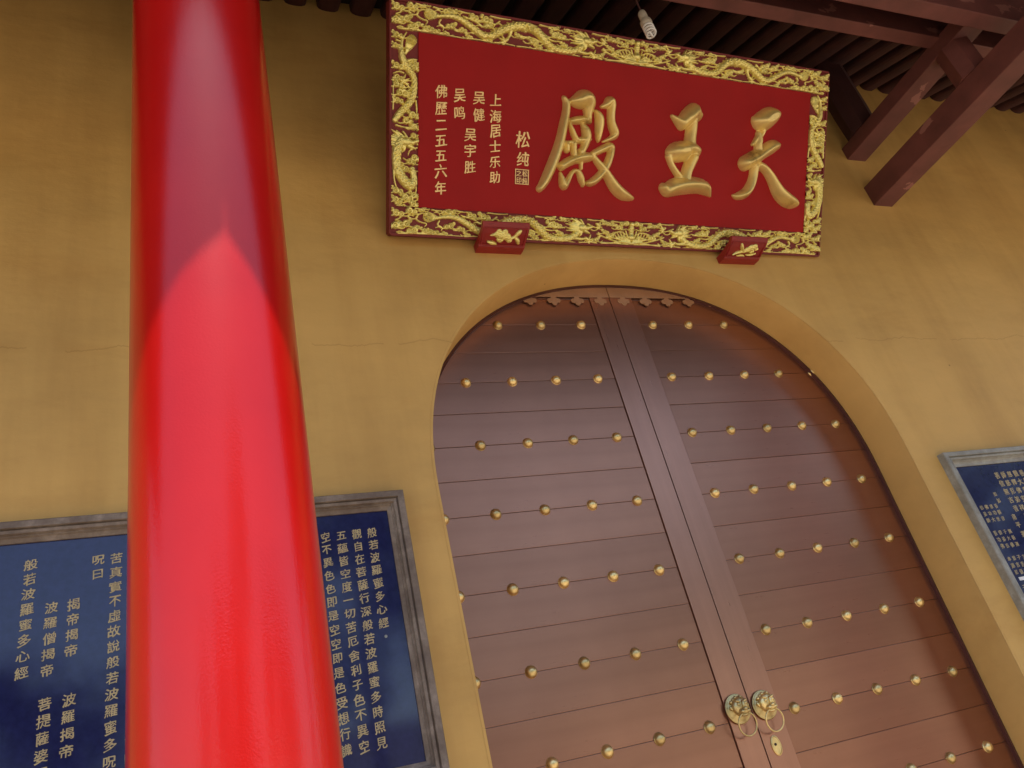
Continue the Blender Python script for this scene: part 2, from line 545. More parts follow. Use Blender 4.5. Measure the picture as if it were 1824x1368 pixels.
def stud_mesh():
    bm = bmesh.new()
    prof = [(0.0225, 0), (0.0225, 0.0012), (0.0208, 0.0022)] + [(0.0202 * math.cos(a), 0.0022 + 0.0185 * math.sin(a)) for a in [R(8), R(25), R(42), R(58), R(72), R(84)]]
    lathe(bm, prof, 20, 'y')
    return bm
stud0 = None
plank_cache = {}
def door_leaf(side, label):
    global stud0
    leaf = thing('door_leaf', label, 'door', (0, 0, 0))
    if side < 0:
        pa, pb, sa, sb = -1.12, -0.1045, -0.1025, -0.0015
    else:
        pa, pb, sa, sb = 0.1205, 1.15, 0.0020, 0.1185
    # planks: one sheet strip per half row
    n = 24
    half = ROW / 2
    z = Z0 + half
    for k in range(n + 1):
        top = 3.62 if k == 0 else Z0 + half - (k - 1) * half - 0.0006
        bot = Z0 + half - k * half + 0.0006
        if bot < 0.02:
            break
        zc, hh = (top + bot) / 2, (top - bot) / 2
        o = box_obj('plank', pa, pb, 0.0, 0.024, -hh, hh, M['copper_h'], leaf, 0.0014)
        o.location = (0, random.uniform(-0.0004, 0.0004), zc)
        o.rotation_euler = (R(random.uniform(-0.35, 0.35)), 0, 0)
    box_obj('stile', sa, sb, -0.0065, 0.028, 0.01, 3.62, M['copper_v'], leaf, 0.002)
    # ornamental head band with lobed pendants
    xa, xb = (-1.1, -0.0015) if side < 0 else (0.002, 1.1)
    box_obj('head_band', xa, xb, -0.0105, -0.0069, 3.474, 3.62, M['copper_trim'], leaf, 0.001)
    xs = [-0.052 - 0.118 * i for i in range(5)] if side < 0 else [0.069 + 0.120 * i for i in range(5)]
    for x in xs:
        bm = bmesh.new()
        pts = [(-0.011, 0.0)]
        for (cx, cz, r_, a0, a1) in [(-0.020, -0.021, 0.0125, 70, 290), (0, -0.034, 0.0125, 200, 340), (0.020, -0.021, 0.0125, -110, 110)]:
            for i in range(9):
                a = R(a0 + (a1 - a0) * i / 8)
                pts.append((cx + r_ * math.cos(a), cz + r_ * math.sin(a)))
        pts.append((0.011, 0.0))
        fr = [bm.verts.new((px, -0.0105, pz)) for px, pz in pts]
        bk = [bm.verts.new((px, -0.0067, pz)) for px, pz in pts]
        bm.faces.new(fr)
        for i in range(len(fr)):
            bm.faces.new((fr[i], fr[(i + 1) % len(fr)], bk[(i + 1) % len(fr)], bk[i]))
        o = obj('pendant', bm, M['copper_trim'], leaf)
        o.location = (x, 0.0, 3.4745)
    for row in range(12):
        for c in range(5):
            x = side * (0.186 + 0.2 * c) 
            zz = Z0 - row * ROW
            if stud0 is None:
                stud0 = obj('stud', stud_mesh(), M['brass'], leaf, True)
                stud0.location = (x, 0.0005, zz)
            else:
                sc = share(stud0, leaf, (x + random.uniform(-0.0015, 0.0015), 0.0008, zz + random.uniform(-0.0015, 0.0015)))
                sc.rotation_euler = (R(random.uniform(-4, 4)), R(random.uniform(0, 360)), R(random.uniform(-4, 4)))
    knocker(leaf, -0.058 if side < 0 else 0.056, 1.664 if side < 0 else 1.658)
    if side > 0:
        bm = bmesh.new()
        seg = 36
        rings = []
        for (fx, fy, h) in [(0.0200, 0.0330, 0), (0.0200, 0.0330, 0.003), (0.0165, 0.0290, 0.0045), (0.0150, 0.0270, 0.0025), (0.006, 0.011, 0.0025)]:
            rings.append([bm.verts.new((fx * math.cos(2 * math.pi * i / seg), -h, fy * math.sin(2 * math.pi * i / seg))) for i in range(seg)])
        for a, b_ in zip(rings, rings[1:]):
            for i in range(seg):
                bm.faces.new((a[i], a[(i + 1) % seg], b_[(i + 1) % seg], b_[i]))
        bm.faces.new(rings[-1])
        o = obj('lock_plate', bm, M['brass'], leaf)
        o.location = (0.050, -0.0066, 1.524)
        bm = bmesh.new()
        lathe(bm, [(0.0045, 0), (0.0045, 0.0022), (0.001, 0.0024)], 12, 'y')
        o2 = obj('keyhole', bm, M['dark_gap'], o)
        o2.location = (-0.003, -0.0022, 0.004)
    return leaf
leaf_l = door_leaf(-1, 'left copper door leaf with brass studs and lion knocker, nearer the red column')
leaf_r = door_leaf(1, 'right copper door leaf with an oval lock plate under its lion knocker')

# ------------------------------------------------------------------ stroke relief tool
class Relief:
    """height field over a rectangle, built from round-ended tapering strokes"""
    def __init__(self, x0, x1, z0, z1, cell):
        self.x0, self.z0, self.cell = x0, z0, cell
        self.nx = int((x1 - x0) / cell) + 2
        self.nz = int((z1 - z0) / cell) + 2
        self.S = np.full((self.nz, self.nx), -1.0)
        self.H = np.zeros((self.nz, self.nx))
    def stroke(self, pts, k=0.8, base=0.0, cap=None, smooth=0, pattern=None, add=False, ridge=False):
        P = [np.array(q, float) for q in pts]
        if smooth and len(P) > 2:
            for _ in range(smooth):
                Q = [P[0]]
                for a, b in zip(P, P[1:]):
                    Q += [a * 0.75 + b * 0.25, a * 0.25 + b * 0.75]
                Q.append(P[-1])
                P = Q
        L = 0.0
        for a, b in zip(P, P[1:]):
            rm = max(a[2], b[2]) + 3 * self.cell
            ia = max(0, int((min(a[0], b[0]) - rm - self.x0) / self.cell)); ib = min(self.nx, int((max(a[0], b[0]) + rm - self.x0) / self.cell) + 2)
            ja = max(0, int((min(a[1], b[1]) - rm - self.z0) / self.cell)); jb = min(self.nz, int((max(a[1], b[1]) + rm - self.z0) / self.cell) + 2)
            seg = b[:2] - a[:2]
            ln = math.hypot(*seg)
            if ib > ia and jb > ja:
                X = self.x0 + np.arange(ia, ib) * self.cell
                Zc = self.z0 + np.arange(ja, jb) * self.cell
                X, Zc = np.meshgrid(X, Zc)
                dx, dz = X - a[0], Zc - a[1]
                t = np.clip((dx * seg[0] + dz * seg[1]) / max(ln * ln, 1e-12), 0, 1)
                ex, ez = dx - t * seg[0], dz - t * seg[1]
                d = np.hypot(ex, ez)
                r_ = a[2] + (b[2] - a[2]) * t
                s = r_ - d
                h = np.sqrt(np.maximum(r_ * r_ - d * d, 0)) * k if not ridge else r_ * k * (1 - np.clip(d / np.maximum(r_, 1e-6), 0, 1) ** 1.65)
                if cap is not None:
                    h = np.minimum(h, cap)
                if pattern is not None:
                    sg = np.sign(seg[0] * ez - seg[1] * ex)
                    h = h * pattern(L + t * ln, sg * d / np.maximum(r_, 1e-6))
                h = np.where(s > 0, h + base, 0)
                W = self.S[ja:jb, ia:ib]
                np.maximum(W, s, out=W)
                HH = self.H[ja:jb, ia:ib]
                if add:
                    HH[:] = np.where(s > 0, HH + h, HH)
                else:
                    np.maximum(HH, h, out=HH)
            L += ln
    def groove(self, pts, r_, depth, cut=False):
        P = [np.array(q, float) for q in pts]
        for a, b in zip(P, P[1:]):
            rm = r_ + 2 * self.cell
            ia = max(0, int((min(a[0], b[0]) - rm - self.x0) / self.cell)); ib = min(self.nx, int((max(a[0], b[0]) + rm - self.x0) / self.cell) + 2)
            ja = max(0, int((min(a[1], b[1]) - rm - self.z0) / self.cell)); jb = min(self.nz, int((max(a[1], b[1]) + rm - self.z0) / self.cell) + 2)
            if ib <= ia or jb <= ja:
                continue
            X, Zc = np.meshgrid(self.x0 + np.arange(ia, ib) * self.cell, self.z0 + np.arange(ja, jb) * self.cell)
            seg = b[:2] - a[:2]
            ln2 = max(float(seg @ seg), 1e-12)
            t = np.clip(((X - a[0]) * seg[0] + (Zc - a[1]) * seg[1]) / ln2, 0, 1)
            d = np.hypot(X - a[0] - t * seg[0], Zc - a[1] - t * seg[1])
            HH = self.H[ja:jb, ia:ib]
            if cut:
                W = self.S[ja:jb, ia:ib]
                W[:] = np.where(d < r_ + 2 * self.cell, np.minimum(W, d - r_), W)
            HH[:] = np.where(d < r_, np.maximum(HH - depth * (1 - d / r_), 0.0008), HH)
    def mesh(self, name, edge=0.0):
        """inside heights; the first ring outside drops below the backing plane"""
        cell = self.cell
        V = np.where(self.S > 0, self.H + edge, np.maximum(self.S * 1.6, -0.006) - 0.0002)
        ins = self.S > -cell * 1.2
        q = ins[:-1, :-1] | ins[1:, :-1] | ins[:-1, 1:] | ins[1:, 1:]
        anyp = (self.S > 0)
        q &= (anyp[:-1, :-1] | anyp[1:, :-1] | anyp[:-1, 1:] | anyp[1:, 1:])
        jj, ii = np.nonzero(q)
        idx = np.full(self.S.shape, -1, dtype=np.int64)
        used = np.zeros(self.S.shape, bool)
        for dj in (0, 1):
            for di in (0, 1):
                used[jj + dj, ii + di] = True
        vj, vi = np.nonzero(used)
        idx[vj, vi] = np.arange(len(vj))
        co = np.empty((len(vj), 3))
        co[:, 0] = self.x0 + vi * cell
        co[:, 1] = -V[vj, vi]
        co[:, 2] = self.z0 + vj * cell
        faces = np.stack([idx[jj, ii], idx[jj, ii + 1], idx[jj + 1, ii + 1], idx[jj + 1, ii]], 1)
        me = bpy.data.meshes.new(name)
        me.vertices.add(len(co)); me.vertices.foreach_set('co', co.ravel())
        me.loops.add(faces.size); me.loops.foreach_set('vertex_index', faces.ravel().astype(np.int32))
        me.polygons.add(len(faces))
        me.polygons.foreach_set('loop_start', np.arange(0, faces.size, 4, dtype=np.int32))
        me.polygons.foreach_set('use_smooth', np.ones(len(faces), bool))
        me.update(calc_edges=True)
        me.validate()
        return me

# ------------------------------------------------------------------ plaque
TH, YAW, ROLL = 0.647, 0.019, -0.006
PM = Matrix.Translation((-1.059, -0.25, 3.590)) @ Matrix.Rotation(YAW, 4, 'Z') @ Matrix.Rotation(TH, 4, 'X') @ Matrix.Rotation(ROLL, 4, 'Y')
PW, PH, BW = 2.205, 0.891, 0.109
plaque = thing('name_plaque', 'large red name plaque in a carved gold frame leaning out above the arched door', 'plaque')
plaque.matrix_world = PM
# local frame: X right, Z up the board, -Y out of its face. y = 0 is the face plane of the frame backing
box_obj('backboard', 0.004, PW - 0.004, 0.001, 0.045, 0.004, PH - 0.004, M['board_back'], plaque, 0.003)
for nm, a in (('frame_rail', (0, PW, -0.004, 0.05, -0.006, 0.0037)), ('frame_rail', (0, PW, -0.004, 0.05, PH - 0.0037, PH + 0.006)),
              ('frame_post', (-0.006, 0.0037, -0.0037, 0.0497, 0.0, PH)), ('frame_post', (PW - 0.0037, PW + 0.006, -0.0037, 0.0497, 0.0, PH))):
    box_obj(nm, *a, M['board_back'], plaque)
box_obj('red_panel', BW + 0.001, PW - BW - 0.001, -0.0045, 0.0012, BW + 0.001, PH - BW - 0.001, M['board_red'], plaque)

def scales(L, w):
    u = L / 0.017
    v = w * 2.2
    a = np.abs((u + 0.5 * v) % 1 - 0.5) * 2
    b = np.abs((u - 0.5 * v) % 1 - 0.5) * 2
    return 0.45 + 0.7 * np.maximum(a, b)

def spiral(rl, x, z, r_, turn=1.6, dirn=1, ph=0.0, w=0.0022, base=0.006):
    pts = []
    n = 16
    for i in range(n + 1):
        t = i / n
        a = ph + dirn * turn * 2 * math.pi * t
        q = r_ * (1 - 0.88 * t)
        pts.append((x + q * math.cos(a), z + q * math.sin(a), w))
    rl.stroke([(x, z, r_ + w * 0.9), (x + 1e-4, z, r_ + w * 0.9)], 1.0, 0, 0.0085)
    cutp = pts[3:]
    if r_ > 0.0075:
        rl.groove([(q[0], q[1]) for q in cutp], 0.0012, 0.0095, True)
    else:
        rl.groove([(q[0], q[1]) for q in cutp], 0.0018, 0.0095)

def wisp(rl, pts, w=0.0028, base=0.002):
    pts = [(a, b, w * (1.0 - 0.55 * i / (len(pts) - 1))) for i, (a, b) in enumerate(pts)]
    rl.stroke(pts, 1.1, base, smooth=2)

def cloud(rl, x, z, s, flip=1, seed=0):
    rnd = random.Random(seed * 77 + int(x * 1000) + int(z * 5000))
    spiral(rl, x, z, 0.0115 * s, 1.5, flip, rnd.uniform(0, 6))
    spiral(rl, x + flip * 0.019 * s, z - 0.004 * s, 0.0095 * s, 1.4, -flip, rnd.uniform(0, 6))
    if rnd.random() < 0.7:
        spiral(rl, x - flip * 0.014 * s, z + 0.011 * s, 0.0065 * s, 1.3, flip, rnd.uniform(0, 6))
    wisp(rl, [(x + flip * 0.02 * s, z - 0.008 * s), (x + flip * 0.035 * s, z - 0.012 * s), (x + flip * 0.052 * s, z - 0.004 * s), (x + flip * 0.066 * s, z - 0.009 * s)], 0.003 * s)
    wisp(rl, [(x - flip * 0.008 * s, z - 0.008 * s), (x - flip * 0.026 * s, z - 0.012 * s), (x - flip * 0.04 * s, z - 0.003 * s)], 0.003 * s)

def fan(rl, tip, root, width, n=7):
    """tail fin: rounded fan, lines radiate from the root"""
    tip, root = np.array(tip), np.array(root)
    ax = tip - root
    ln = np.hypot(*ax)
    nx_ = np.array([-ax[1], ax[0]]) / ln
    rl.stroke([(*root, width * 0.22), (*(root + ax * 0.45), width * 0.75), (*(root + ax * 0.66), width * 0.95), (*(root + ax * 0.72), width)], 0.45, 0.003, 0.010)
    for i in range(n):
        o = (i / (n - 1) - 0.5) * 2
        e = root + ax * (1.02 - 0.18 * o * o) + nx_ * width * o * 0.88
        mid = root + ax * 0.5 + nx_ * width * o * 0.62
        rl.groove([root + (mid - root) * 0.5, mid], 0.0026, 0.010)
        rl.groove([mid, e], 0.0012, 0.010, True)

def dragon_head(rl, x, z, s, fx=1, ang=0.0):
    """head pointing +x for fx = 1, mane swept behind"""
    ca, sa = math.cos(ang), math.sin(ang)
    def T(a, b, r_):
        a, b = a * s * fx, b * s
        return (x + ca * a - sa * b, z + sa * a + ca * b, r_ * s)
    for i in range(13):                                     # mane
        a = R(115 + i * 12.5)
        l1 = 0.060 + 0.012 * math.sin(i * 2.1)
        rl.stroke([T(-0.004, 0, 0.0065), T(0.55 * l1 * math.cos(a), 0.5 * l1 * math.sin(a) * 0.8, 0.0052), T(l1 * math.cos(a) - 0.006, l1 * math.sin(a) * 0.62 + 0.004, 0.0015)], 0.9, 0.003, smooth=1)
    rl.stroke([T(-0.006, 0.002, 0.015), T(0.010, 0.001, 0.013), T(0.026, 0.000, 0.0085)], 0.75, 0.004)    # skull, muzzle
    rl.stroke([T(0.026, 0.002, 0.006), T(0.040, 0.006, 0.0075), T(0.043, 0.012, 0.004)], 0.9, 0.006, smooth=1)     # snout
    rl.stroke([T(0.010, -0.011, 0.006), T(0.028, -0.016, 0.0048), T(0.036, -0.020, 0.002)], 0.9, 0.004, smooth=1)  # jaw
    rl.groove([T(0.012, -0.0065, 1)[:2], T(0.036, -0.007, 1)[:2]], 0.0020 * s, 0.006)
    rl.stroke([T(0.006, 0.008, 0.0042), T(0.0065, 0.008, 0.0042)], 1.0, 0.011)                            # eye
    rl.stroke([T(0.000, 0.012, 0.004), T(-0.016, 0.026, 0.0032), T(-0.034, 0.032, 0.0018)], 1.0, 0.005, smooth=1)   # horn
    rl.stroke([T(0.006, 0.014, 0.004), T(-0.004, 0.030, 0.003), T(-0.010, 0.036, 0.0018)], 1.0, 0.005, smooth=1)    # horn
    rl.stroke([T(0.036, 0.000, 0.0022), T(0.060, -0.010, 0.002), T(0.080, 0.004, 0.0018), T(0.100, -0.006, 0.0012)], 1.0, 0.002, smooth=2)  # whisker

def paw(rl, x, z, s, fx=1):
    rl.stroke([(x, z, 0.006 * s), (x + fx * 0.008 * s, z - 0.006 * s, 0.007 * s)], 0.8, 0.003)
    for i in range(4):
        a = R(-70 + i * 38)
        rl.stroke([(x + fx * 0.008 * s, z - 0.006 * s, 0.0035 * s), (x + fx * (0.008 + 0.014 * math.cos(a)) * s, z + (-0.006 + 0.014 * math.sin(a)) * s, 0.003 * s),
                   (x + fx * (0.008 + 0.026 * math.cos(a + 0.2)) * s, z + (-0.006 + 0.024 * math.sin(a + 0.2)) * s, 0.0013 * s)], 0.9, 0.003)

def long_band():
    """upper / lower frame member: two dragons facing a pearl; z from 0 to BW"""
    rl = Relief(0, PW, 0, BW, 0.0018)
    for fx in (1, -1):
        def X(v):
            return v if fx > 0 else PW - v
        body = [(0.191, 0.072, 0.006), (0.223, 0.078, 0.008), (0.256, 0.081, 0.010), (0.289, 0.072, 0.011), (0.334, 0.048, 0.013), (0.375, 0.024, 0.014), (0.41, 0.024, 0.015), (0.441, 0.045, 0.016),
                (0.483, 0.070, 0.017), (0.529, 0.084, 0.018), (0.569, 0.087, 0.018), (0.61, 0.080, 0.017), (0.641, 0.058, 0.016), (0.662, 0.035, 0.015), (0.69, 0.018, 0.014), (0.735, 0.013, 0.013), (0.79, 0.018, 0.014), (0.825, 0.040, 0.013)]
        rl.stroke([(X(a), b, c) for a, b, c in body], 0.72, 0.003, smooth=2, pattern=scales)
        # back fins
        for i in range(0, 30):
            t = i / 29 * (len(body) - 2)
            j = int(t); f = t - j
            p0, p1 = np.array(body[j]), np.array(body[j + 1])
            q = p0 + (p1 - p0) * f
            d = (p1 - p0)[:2]; d /= np.hypot(*d)
            nrm = np.array([-d[1], d[0]])
            e = q[:2] + nrm * (q[2] + 0.004) - d * 0.005
            b0 = q[:2] + nrm * (q[2] - 0.002)
            if 0.003 < e[1] < BW - 0.003:
                rl.stroke([(X(b0[0]), b0[1], 0.0035), (X(e[0]), e[1], 0.0012)], 0.9, 0.002)
        fan(rl, (X(0.136), 0.073), (X(0.196), 0.074), 0.021)
        dragon_head(rl, X(0.852), 0.066, 1.05, fx)
        paw(rl, X(0.486), 0.026, 1.1, -fx); rl.stroke([(X(0.50), 0.062, 0.010), (X(0.498), 0.045, 0.006), (X(0.486), 0.028, 0.0045)], 0.8, 0.002, smooth=1)
        paw(rl, X(0.872), 0.024, 1.1, fx); rl.stroke([(X(0.81), 0.022, 0.008), (X(0.85), 0.018, 0.006), (X(0.872), 0.024, 0.004)], 0.8, 0.002, smooth=1)
        paw(rl, X(0.925), 0.088, 0.9, fx)
        for (a, b, s) in [(0.075, 0.094, 1.1), (0.021, 0.083, 1.1), (0.018, 0.034, 1.1), (0.062, 0.043, 1.15), (0.096, 0.018, 1.1), (0.137, 0.018, 0.85), (0.163, 0.016, 0.8), (0.190, 0.014, 0.7),
                          (0.232, 0.099, 0.8), (0.262, 0.101, 0.7), (0.132, 0.101, 0.6), (0.248, 0.042, 0.95), (0.287, 0.034, 0.8), (0.331, 0.092, 0.95), (0.317, 0.012, 0.6), (0.219, 0.012, 0.6),
                          (0.389, 0.088, 1.1), (0.408, 0.068, 0.9), (0.586, 0.080, 1.05), (0.533, 0.046, 0.7), (0.699, 0.072, 1.05), (0.727, 0.072, 0.9), (0.757, 0.098, 0.6), (0.597, 0.033, 1.0),
                          (0.621, 0.014, 0.8), (0.741, 0.040, 0.7), (0.712, 0.101, 0.6), (0.403, 0.010, 0.6), (0.924, 0.019, 0.85), (0.965, 0.095, 0.8), (0.995, 0.092, 0.7), (0.965, 0.055, 0.75), (1.00, 0.040, 0.9), (1.035, 0.078, 0.8), (1.06, 0.035, 0.8)]:
            cloud(rl, X(a), b, s, fx if (int(a * 1000) % 2) else -fx, int(a * 999))
        # edge lines, broken as in openwork carving
        for (a, c, zz) in [(0.10, 0.16, BW - 0.004), (0.17, 0.22, BW - 0.006), (0.28, 0.33, BW - 0.005), (0.41, 0.50, BW - 0.004), (0.63, 0.70, BW - 0.005), (0.76, 0.83, BW - 0.005), (0.88, 0.95, BW - 0.004), (0.03, 0.30, 0.0035),
                           (0.31, 0.42, 0.004), (0.43, 0.52, 0.005), (0.53, 0.63, 0.004), (0.66, 0.82, 0.0035), (0.84, 0.93, 0.004), (0.95, 1.10, 0.005), (1.00, 1.08, BW - 0.005)]:
            wisp(rl, [(X(a), zz), (X((a + c) / 2), zz + (0.003 if zz < 0.05 else -0.003)), (X(c), zz)], 0.0034)
        for (pts) in [[(0.11, 0.078), (0.10, 0.062), (0.125, 0.050), (0.15, 0.048), (0.14, 0.034)], [(0.20, 0.060), (0.19, 0.044), (0.215, 0.036), (0.21, 0.022)], [(0.30, 0.085), (0.345, 0.076), (0.38, 0.060)],
                      [(0.52, 0.050), (0.56, 0.044), (0.60, 0.050), (0.65, 0.030)], [(0.66, 0.060), (0.69, 0.046), (0.73, 0.052), (0.76, 0.038)], [(0.88, 0.085), (0.92, 0.070), (0.95, 0.075)],
                      [(0.93, 0.045), (0.97, 0.030), (1.02, 0.018), (1.07, 0.016)], [(1.02, 0.055), (1.05, 0.062), (1.075, 0.05)], [(0.07, 0.07), (0.09, 0.060), (0.11, 0.07)], [(0.02, 0.055), (0.04, 0.065), (0.05, 0.08)], [(0.45, 0.09), (0.43, 0.075), (0.425, 0.065)]]:
            wisp(rl, [(X(a), b) for a, b in pts], 0.0036)
    c = PW / 2                                             # pearl on its stand above waves
    rl.stroke([(c, 0.094, 0.012), (c + 0.0005, 0.094, 0.012)], 0.9, 0.003)
    rl.stroke([(c, 0.076, 0.013), (c, 0.052, 0.010), (c, 0.040, 0.018)], 0.6, 0.003)
    for q in (0.058, 0.066, 0.073):
        rl.groove([(c - 0.014, q), (c + 0.014, q)], 0.0018, 0.005)
    for s in (-1, 1):
        for i in range(5):
            wisp(rl, [(c + s * 0.004, 0.014), (c + s * (0.02 + 0.012 * i), 0.024 + 0.004 * (4 - i)), (c + s * (0.028 + 0.014 * i), 0.046 + 0.005 * (4 - i))], 0.0044)
        wisp(rl, [(c, 0.010), (c + s * 0.05, 0.018), (c + s * 0.10, 0.007), (c + s * 0.15, 0.009)], 0.0055)
        spiral(rl, c + s * 0.026, 0.098, 0.010, 1.4, s)
        spiral(rl, c + s * 0.048, 0.094, 0.009, 1.4, -s)
    rl.H *= 1.4
    return rl.mesh('dragon_border')

def short_band(fx):
    """left / right frame member between the corners, z from 0 to PH - 2 BW"""
    Hh = PH - 2 * BW
    rl = Relief(0, BW, 0, Hh, 0.0018)
    def X(v):
        return v if fx > 0 else BW - v
    o = BW
    up = [(0.040, 0.704, 0.010), (0.046, 0.670, 0.014), (0.066, 0.638, 0.013), (0.092, 0.612, 0.012), (0.094, 0.582, 0.012), (0.090, 0.540, 0.014), (0.070, 0.502, 0.015), (0.034, 0.466, 0.014), (0.016, 0.44, 0.011)]
    rl.stroke([(X(a), b - o, c) for a, b, c in up], 0.72, 0.003, smooth=2, pattern=scales)
    lo = [(0.045, 0.37, 0.014), (0.026, 0.341, 0.020), (0.020, 0.286, 0.018), (0.030, 0.24, 0.019), (0.060, 0.200, 0.020), (0.086, 0.190, 0.020), (0.094, 0.221, 0.014), (0.086, 0.255, 0.011)]
    rl.stroke([(X(a), b - o, c) for a, b, c in lo], 0.66, 0.003, smooth=2, pattern=scales)
    fan(rl, (X(0.092), 0.768 - o), (X(0.058), 0.695 - o), 0.021)
    rl.stroke([(X(0.045), 0.69 - o, 0.008), (X(0.040), 0.74 - o, 0.005), (X(0.062), 0.775 - o, 0.002)], 0.8, 0.003, smooth=2)
    rl.stroke([(X(0.055), 0.662 - o, 0.007), (X(0.085), 0.676 - o, 0.0045), (X(0.104), 0.676 - o, 0.002)], 0.8, 0.003, smooth=1)
    dragon_head(rl, X(0.058), 0.357 - o, 1.15, fx, 0.0)
    paw(rl, X(0.03), 0.60 - o, 1.3, fx); paw(rl, X(0.05), 0.555 - o, 1.3, fx)
    for (a, b, s) in [(0.02, 0.645, 1.0), (0.090, 0.645, 1.0), (0.095, 0.662, 0.7), (0.022, 0.60, 1.0), (0.020, 0.575, 1.0), (0.035, 0.545, 1.1), (0.024, 0.515, 0.9), (0.085, 0.465, 1.1), (0.060, 0.440, 1.0), (0.092, 0.42, 1.0), (0.09, 0.385, 0.9),
                      (0.095, 0.30, 1.1), (0.075, 0.285, 0.9), (0.060, 0.255, 0.9), (0.02, 0.17, 1.0), (0.058, 0.145, 1.1), (0.018, 0.135, 1.0), (0.092, 0.155, 1.0), (0.092, 0.12, 1.0), (0.035, 0.112, 0.9), (0.015, 0.72, 0.8), (0.02, 0.76, 0.9)]:
        cloud(rl, X(a), b - o, s, fx, int(b * 999))
    for pts in [[(0.02, 0.74), (0.05, 0.735), (0.02, 0.715)], [(0.06, 0.58), (0.075, 0.57), (0.07, 0.55)], [(0.02, 0.42), (0.06, 0.412), (0.105, 0.425)], [(0.10, 0.52), (0.105, 0.48), (0.10, 0.45)], [(0.105, 0.34), (0.075, 0.33), (0.07, 0.31)],
                [(0.01, 0.26), (0.014, 0.2), (0.03, 0.17)], [(0.008, 0.48), (0.010, 0.54), (0.007, 0.6)], [(0.10, 0.25), (0.104, 0.19), (0.10, 0.15)], [(0.05, 0.62), (0.03, 0.625), (0.01, 0.615)]]:
        wisp(rl, [(X(a), b - o) for a, b in pts], 0.0036)
    rl.H *= 1.4
    return rl.mesh('dragon_border')

lb = long_band()
for z in (0.0, PH - BW):
    o = mesh_obj('dragon_border', lb, M['gold_frame'], plaque)
    o.location = (0, -0.0008, z)
for fx, x in ((1, 0.0), (-1, PW - BW)):
    o = mesh_obj('dragon_border', short_band(fx), M['gold_frame'], plaque)
    o.location = (x, -0.0008, BW)

DIAN = [[(0.748, 0.604, 0.0089), (0.7615, 0.5848, 0.0142), (0.7603, 0.5471, 0.0154), (0.7486, 0.4968, 0.017), (0.7392, 0.443, 0.0183), (0.7212, 0.3808, 0.0195), (0.6988, 0.3258, 0.0202), (0.6764, 0.2747, 0.0194), (0.658, 0.2392, 0.0169), (0.6413, 0.2191, 0.0129)], [(0.783, 0.5929, 0.0122), (0.8179, 0.5986, 0.0286), (0.8483, 0.6134, 0.0378), (0.8666, 0.5927, 0.0297), (0.8632, 0.558, 0.0173), (0.8641, 0.5276, 0.0157)], [(0.7809, 0.5114, 0.0114), (0.8113, 0.5183, 0.0156), (0.8464, 0.5258, 0.0144), (0.8732, 0.519, 0.0091)], [(0.7767, 0.5034, 0.0041), (0.7883, 0.478, 0.0106), (0.7999, 0.4526, 0.0115), (0.8136, 0.4348, 0.0115)], [(0.8382, 0.502, 0.0074), (0.8542, 0.4845, 0.0174), (0.8618, 0.4546, 0.0199), (0.8538, 0.4232, 0.0166), (0.8414, 0.3914, 0.0124)], [(0.8136, 0.4348, 0.0115), (0.8268, 0.436, 0.0124), (0.8578, 0.4389, 0.0166), (0.8821, 0.445, 0.0042)], [(0.766, 0.4114, 0.0122), (0.7666, 0.3905, 0.0123)], [(0.7614, 0.4204, 0.0073), (0.8007, 0.426, 0.0082)], [(0.7987, 0.4181, 0.0135), (0.7995, 0.3877, 0.0123), (0.8022, 0.3688, 0.0123)], [(0.7422, 0.3199, 0.0163), (0.7636, 0.335, 0.0164), (0.7982, 0.3531, 0.0173), (0.8333, 0.3638, 0.0207), (0.8687, 0.3707, 0.0187), (0.8844, 0.3681, 0.0117)], [(0.8325, 0.3906, 0.0124), (0.8377, 0.3642, 0.0124), (0.8371, 0.3372, 0.0066), (0.8377, 0.318, 0.0066)], [(0.7386, 0.291, 0.0057), (0.7481, 0.2611, 0.0147), (0.7553, 0.2329, 0.0164), (0.7722, 0.2591, 0.0115), (0.791, 0.295, 0.0082), (0.8082, 0.3098, 0.0066), (0.8284, 0.3018, 0.0116), (0.8403, 0.2718, 0.0141), (0.8476, 0.2492, 0.0083)], [(0.9032, 0.5642, 0.0083), (0.9195, 0.5448, 0.0188), (0.9227, 0.5144, 0.0188), (0.9194, 0.4755, 0.0151), (0.918, 0.4484, 0.01), (0.9174, 0.4387, 0.0033)], [(0.9316, 0.5883, 0.0067), (0.9562, 0.5987, 0.0151), (0.9714, 0.6196, 0.0201), (0.9811, 0.6014, 0.0177), (0.9777, 0.5663, 0.016), (0.9789, 0.5278, 0.016), (0.9914, 0.498, 0.0186), (1.0036, 0.4759, 0.017), (0.979, 0.458, 0.0085), (0.9408, 0.4409, 0.0034)], [(0.8907, 0.3841, 0.0104), (0.9173, 0.3981, 0.0134), (0.9485, 0.4144, 0.0143), (0.98, 0.427, 0.0161), (0.9851, 0.4118, 0.0153), (0.9771, 0.376, 0.0153), (0.9644, 0.3437, 0.0161), (0.9471, 0.315, 0.0152), (0.9207, 0.2857, 0.0152), (0.8898, 0.2619, 0.0151), (0.872, 0.2587, 0.01)], [(0.8883, 0.3878, 0.0067), (0.9095, 0.3586, 0.0126), (0.9327, 0.3373, 0.0152), (0.9562, 0.3157, 0.0169), (0.9753, 0.2898, 0.0191), (1.0042, 0.2526, 0.0235), (1.0375, 0.2272, 0.0241), (1.0707, 0.2156, 0.0182), (1.0968, 0.2093, 0.0087)]]
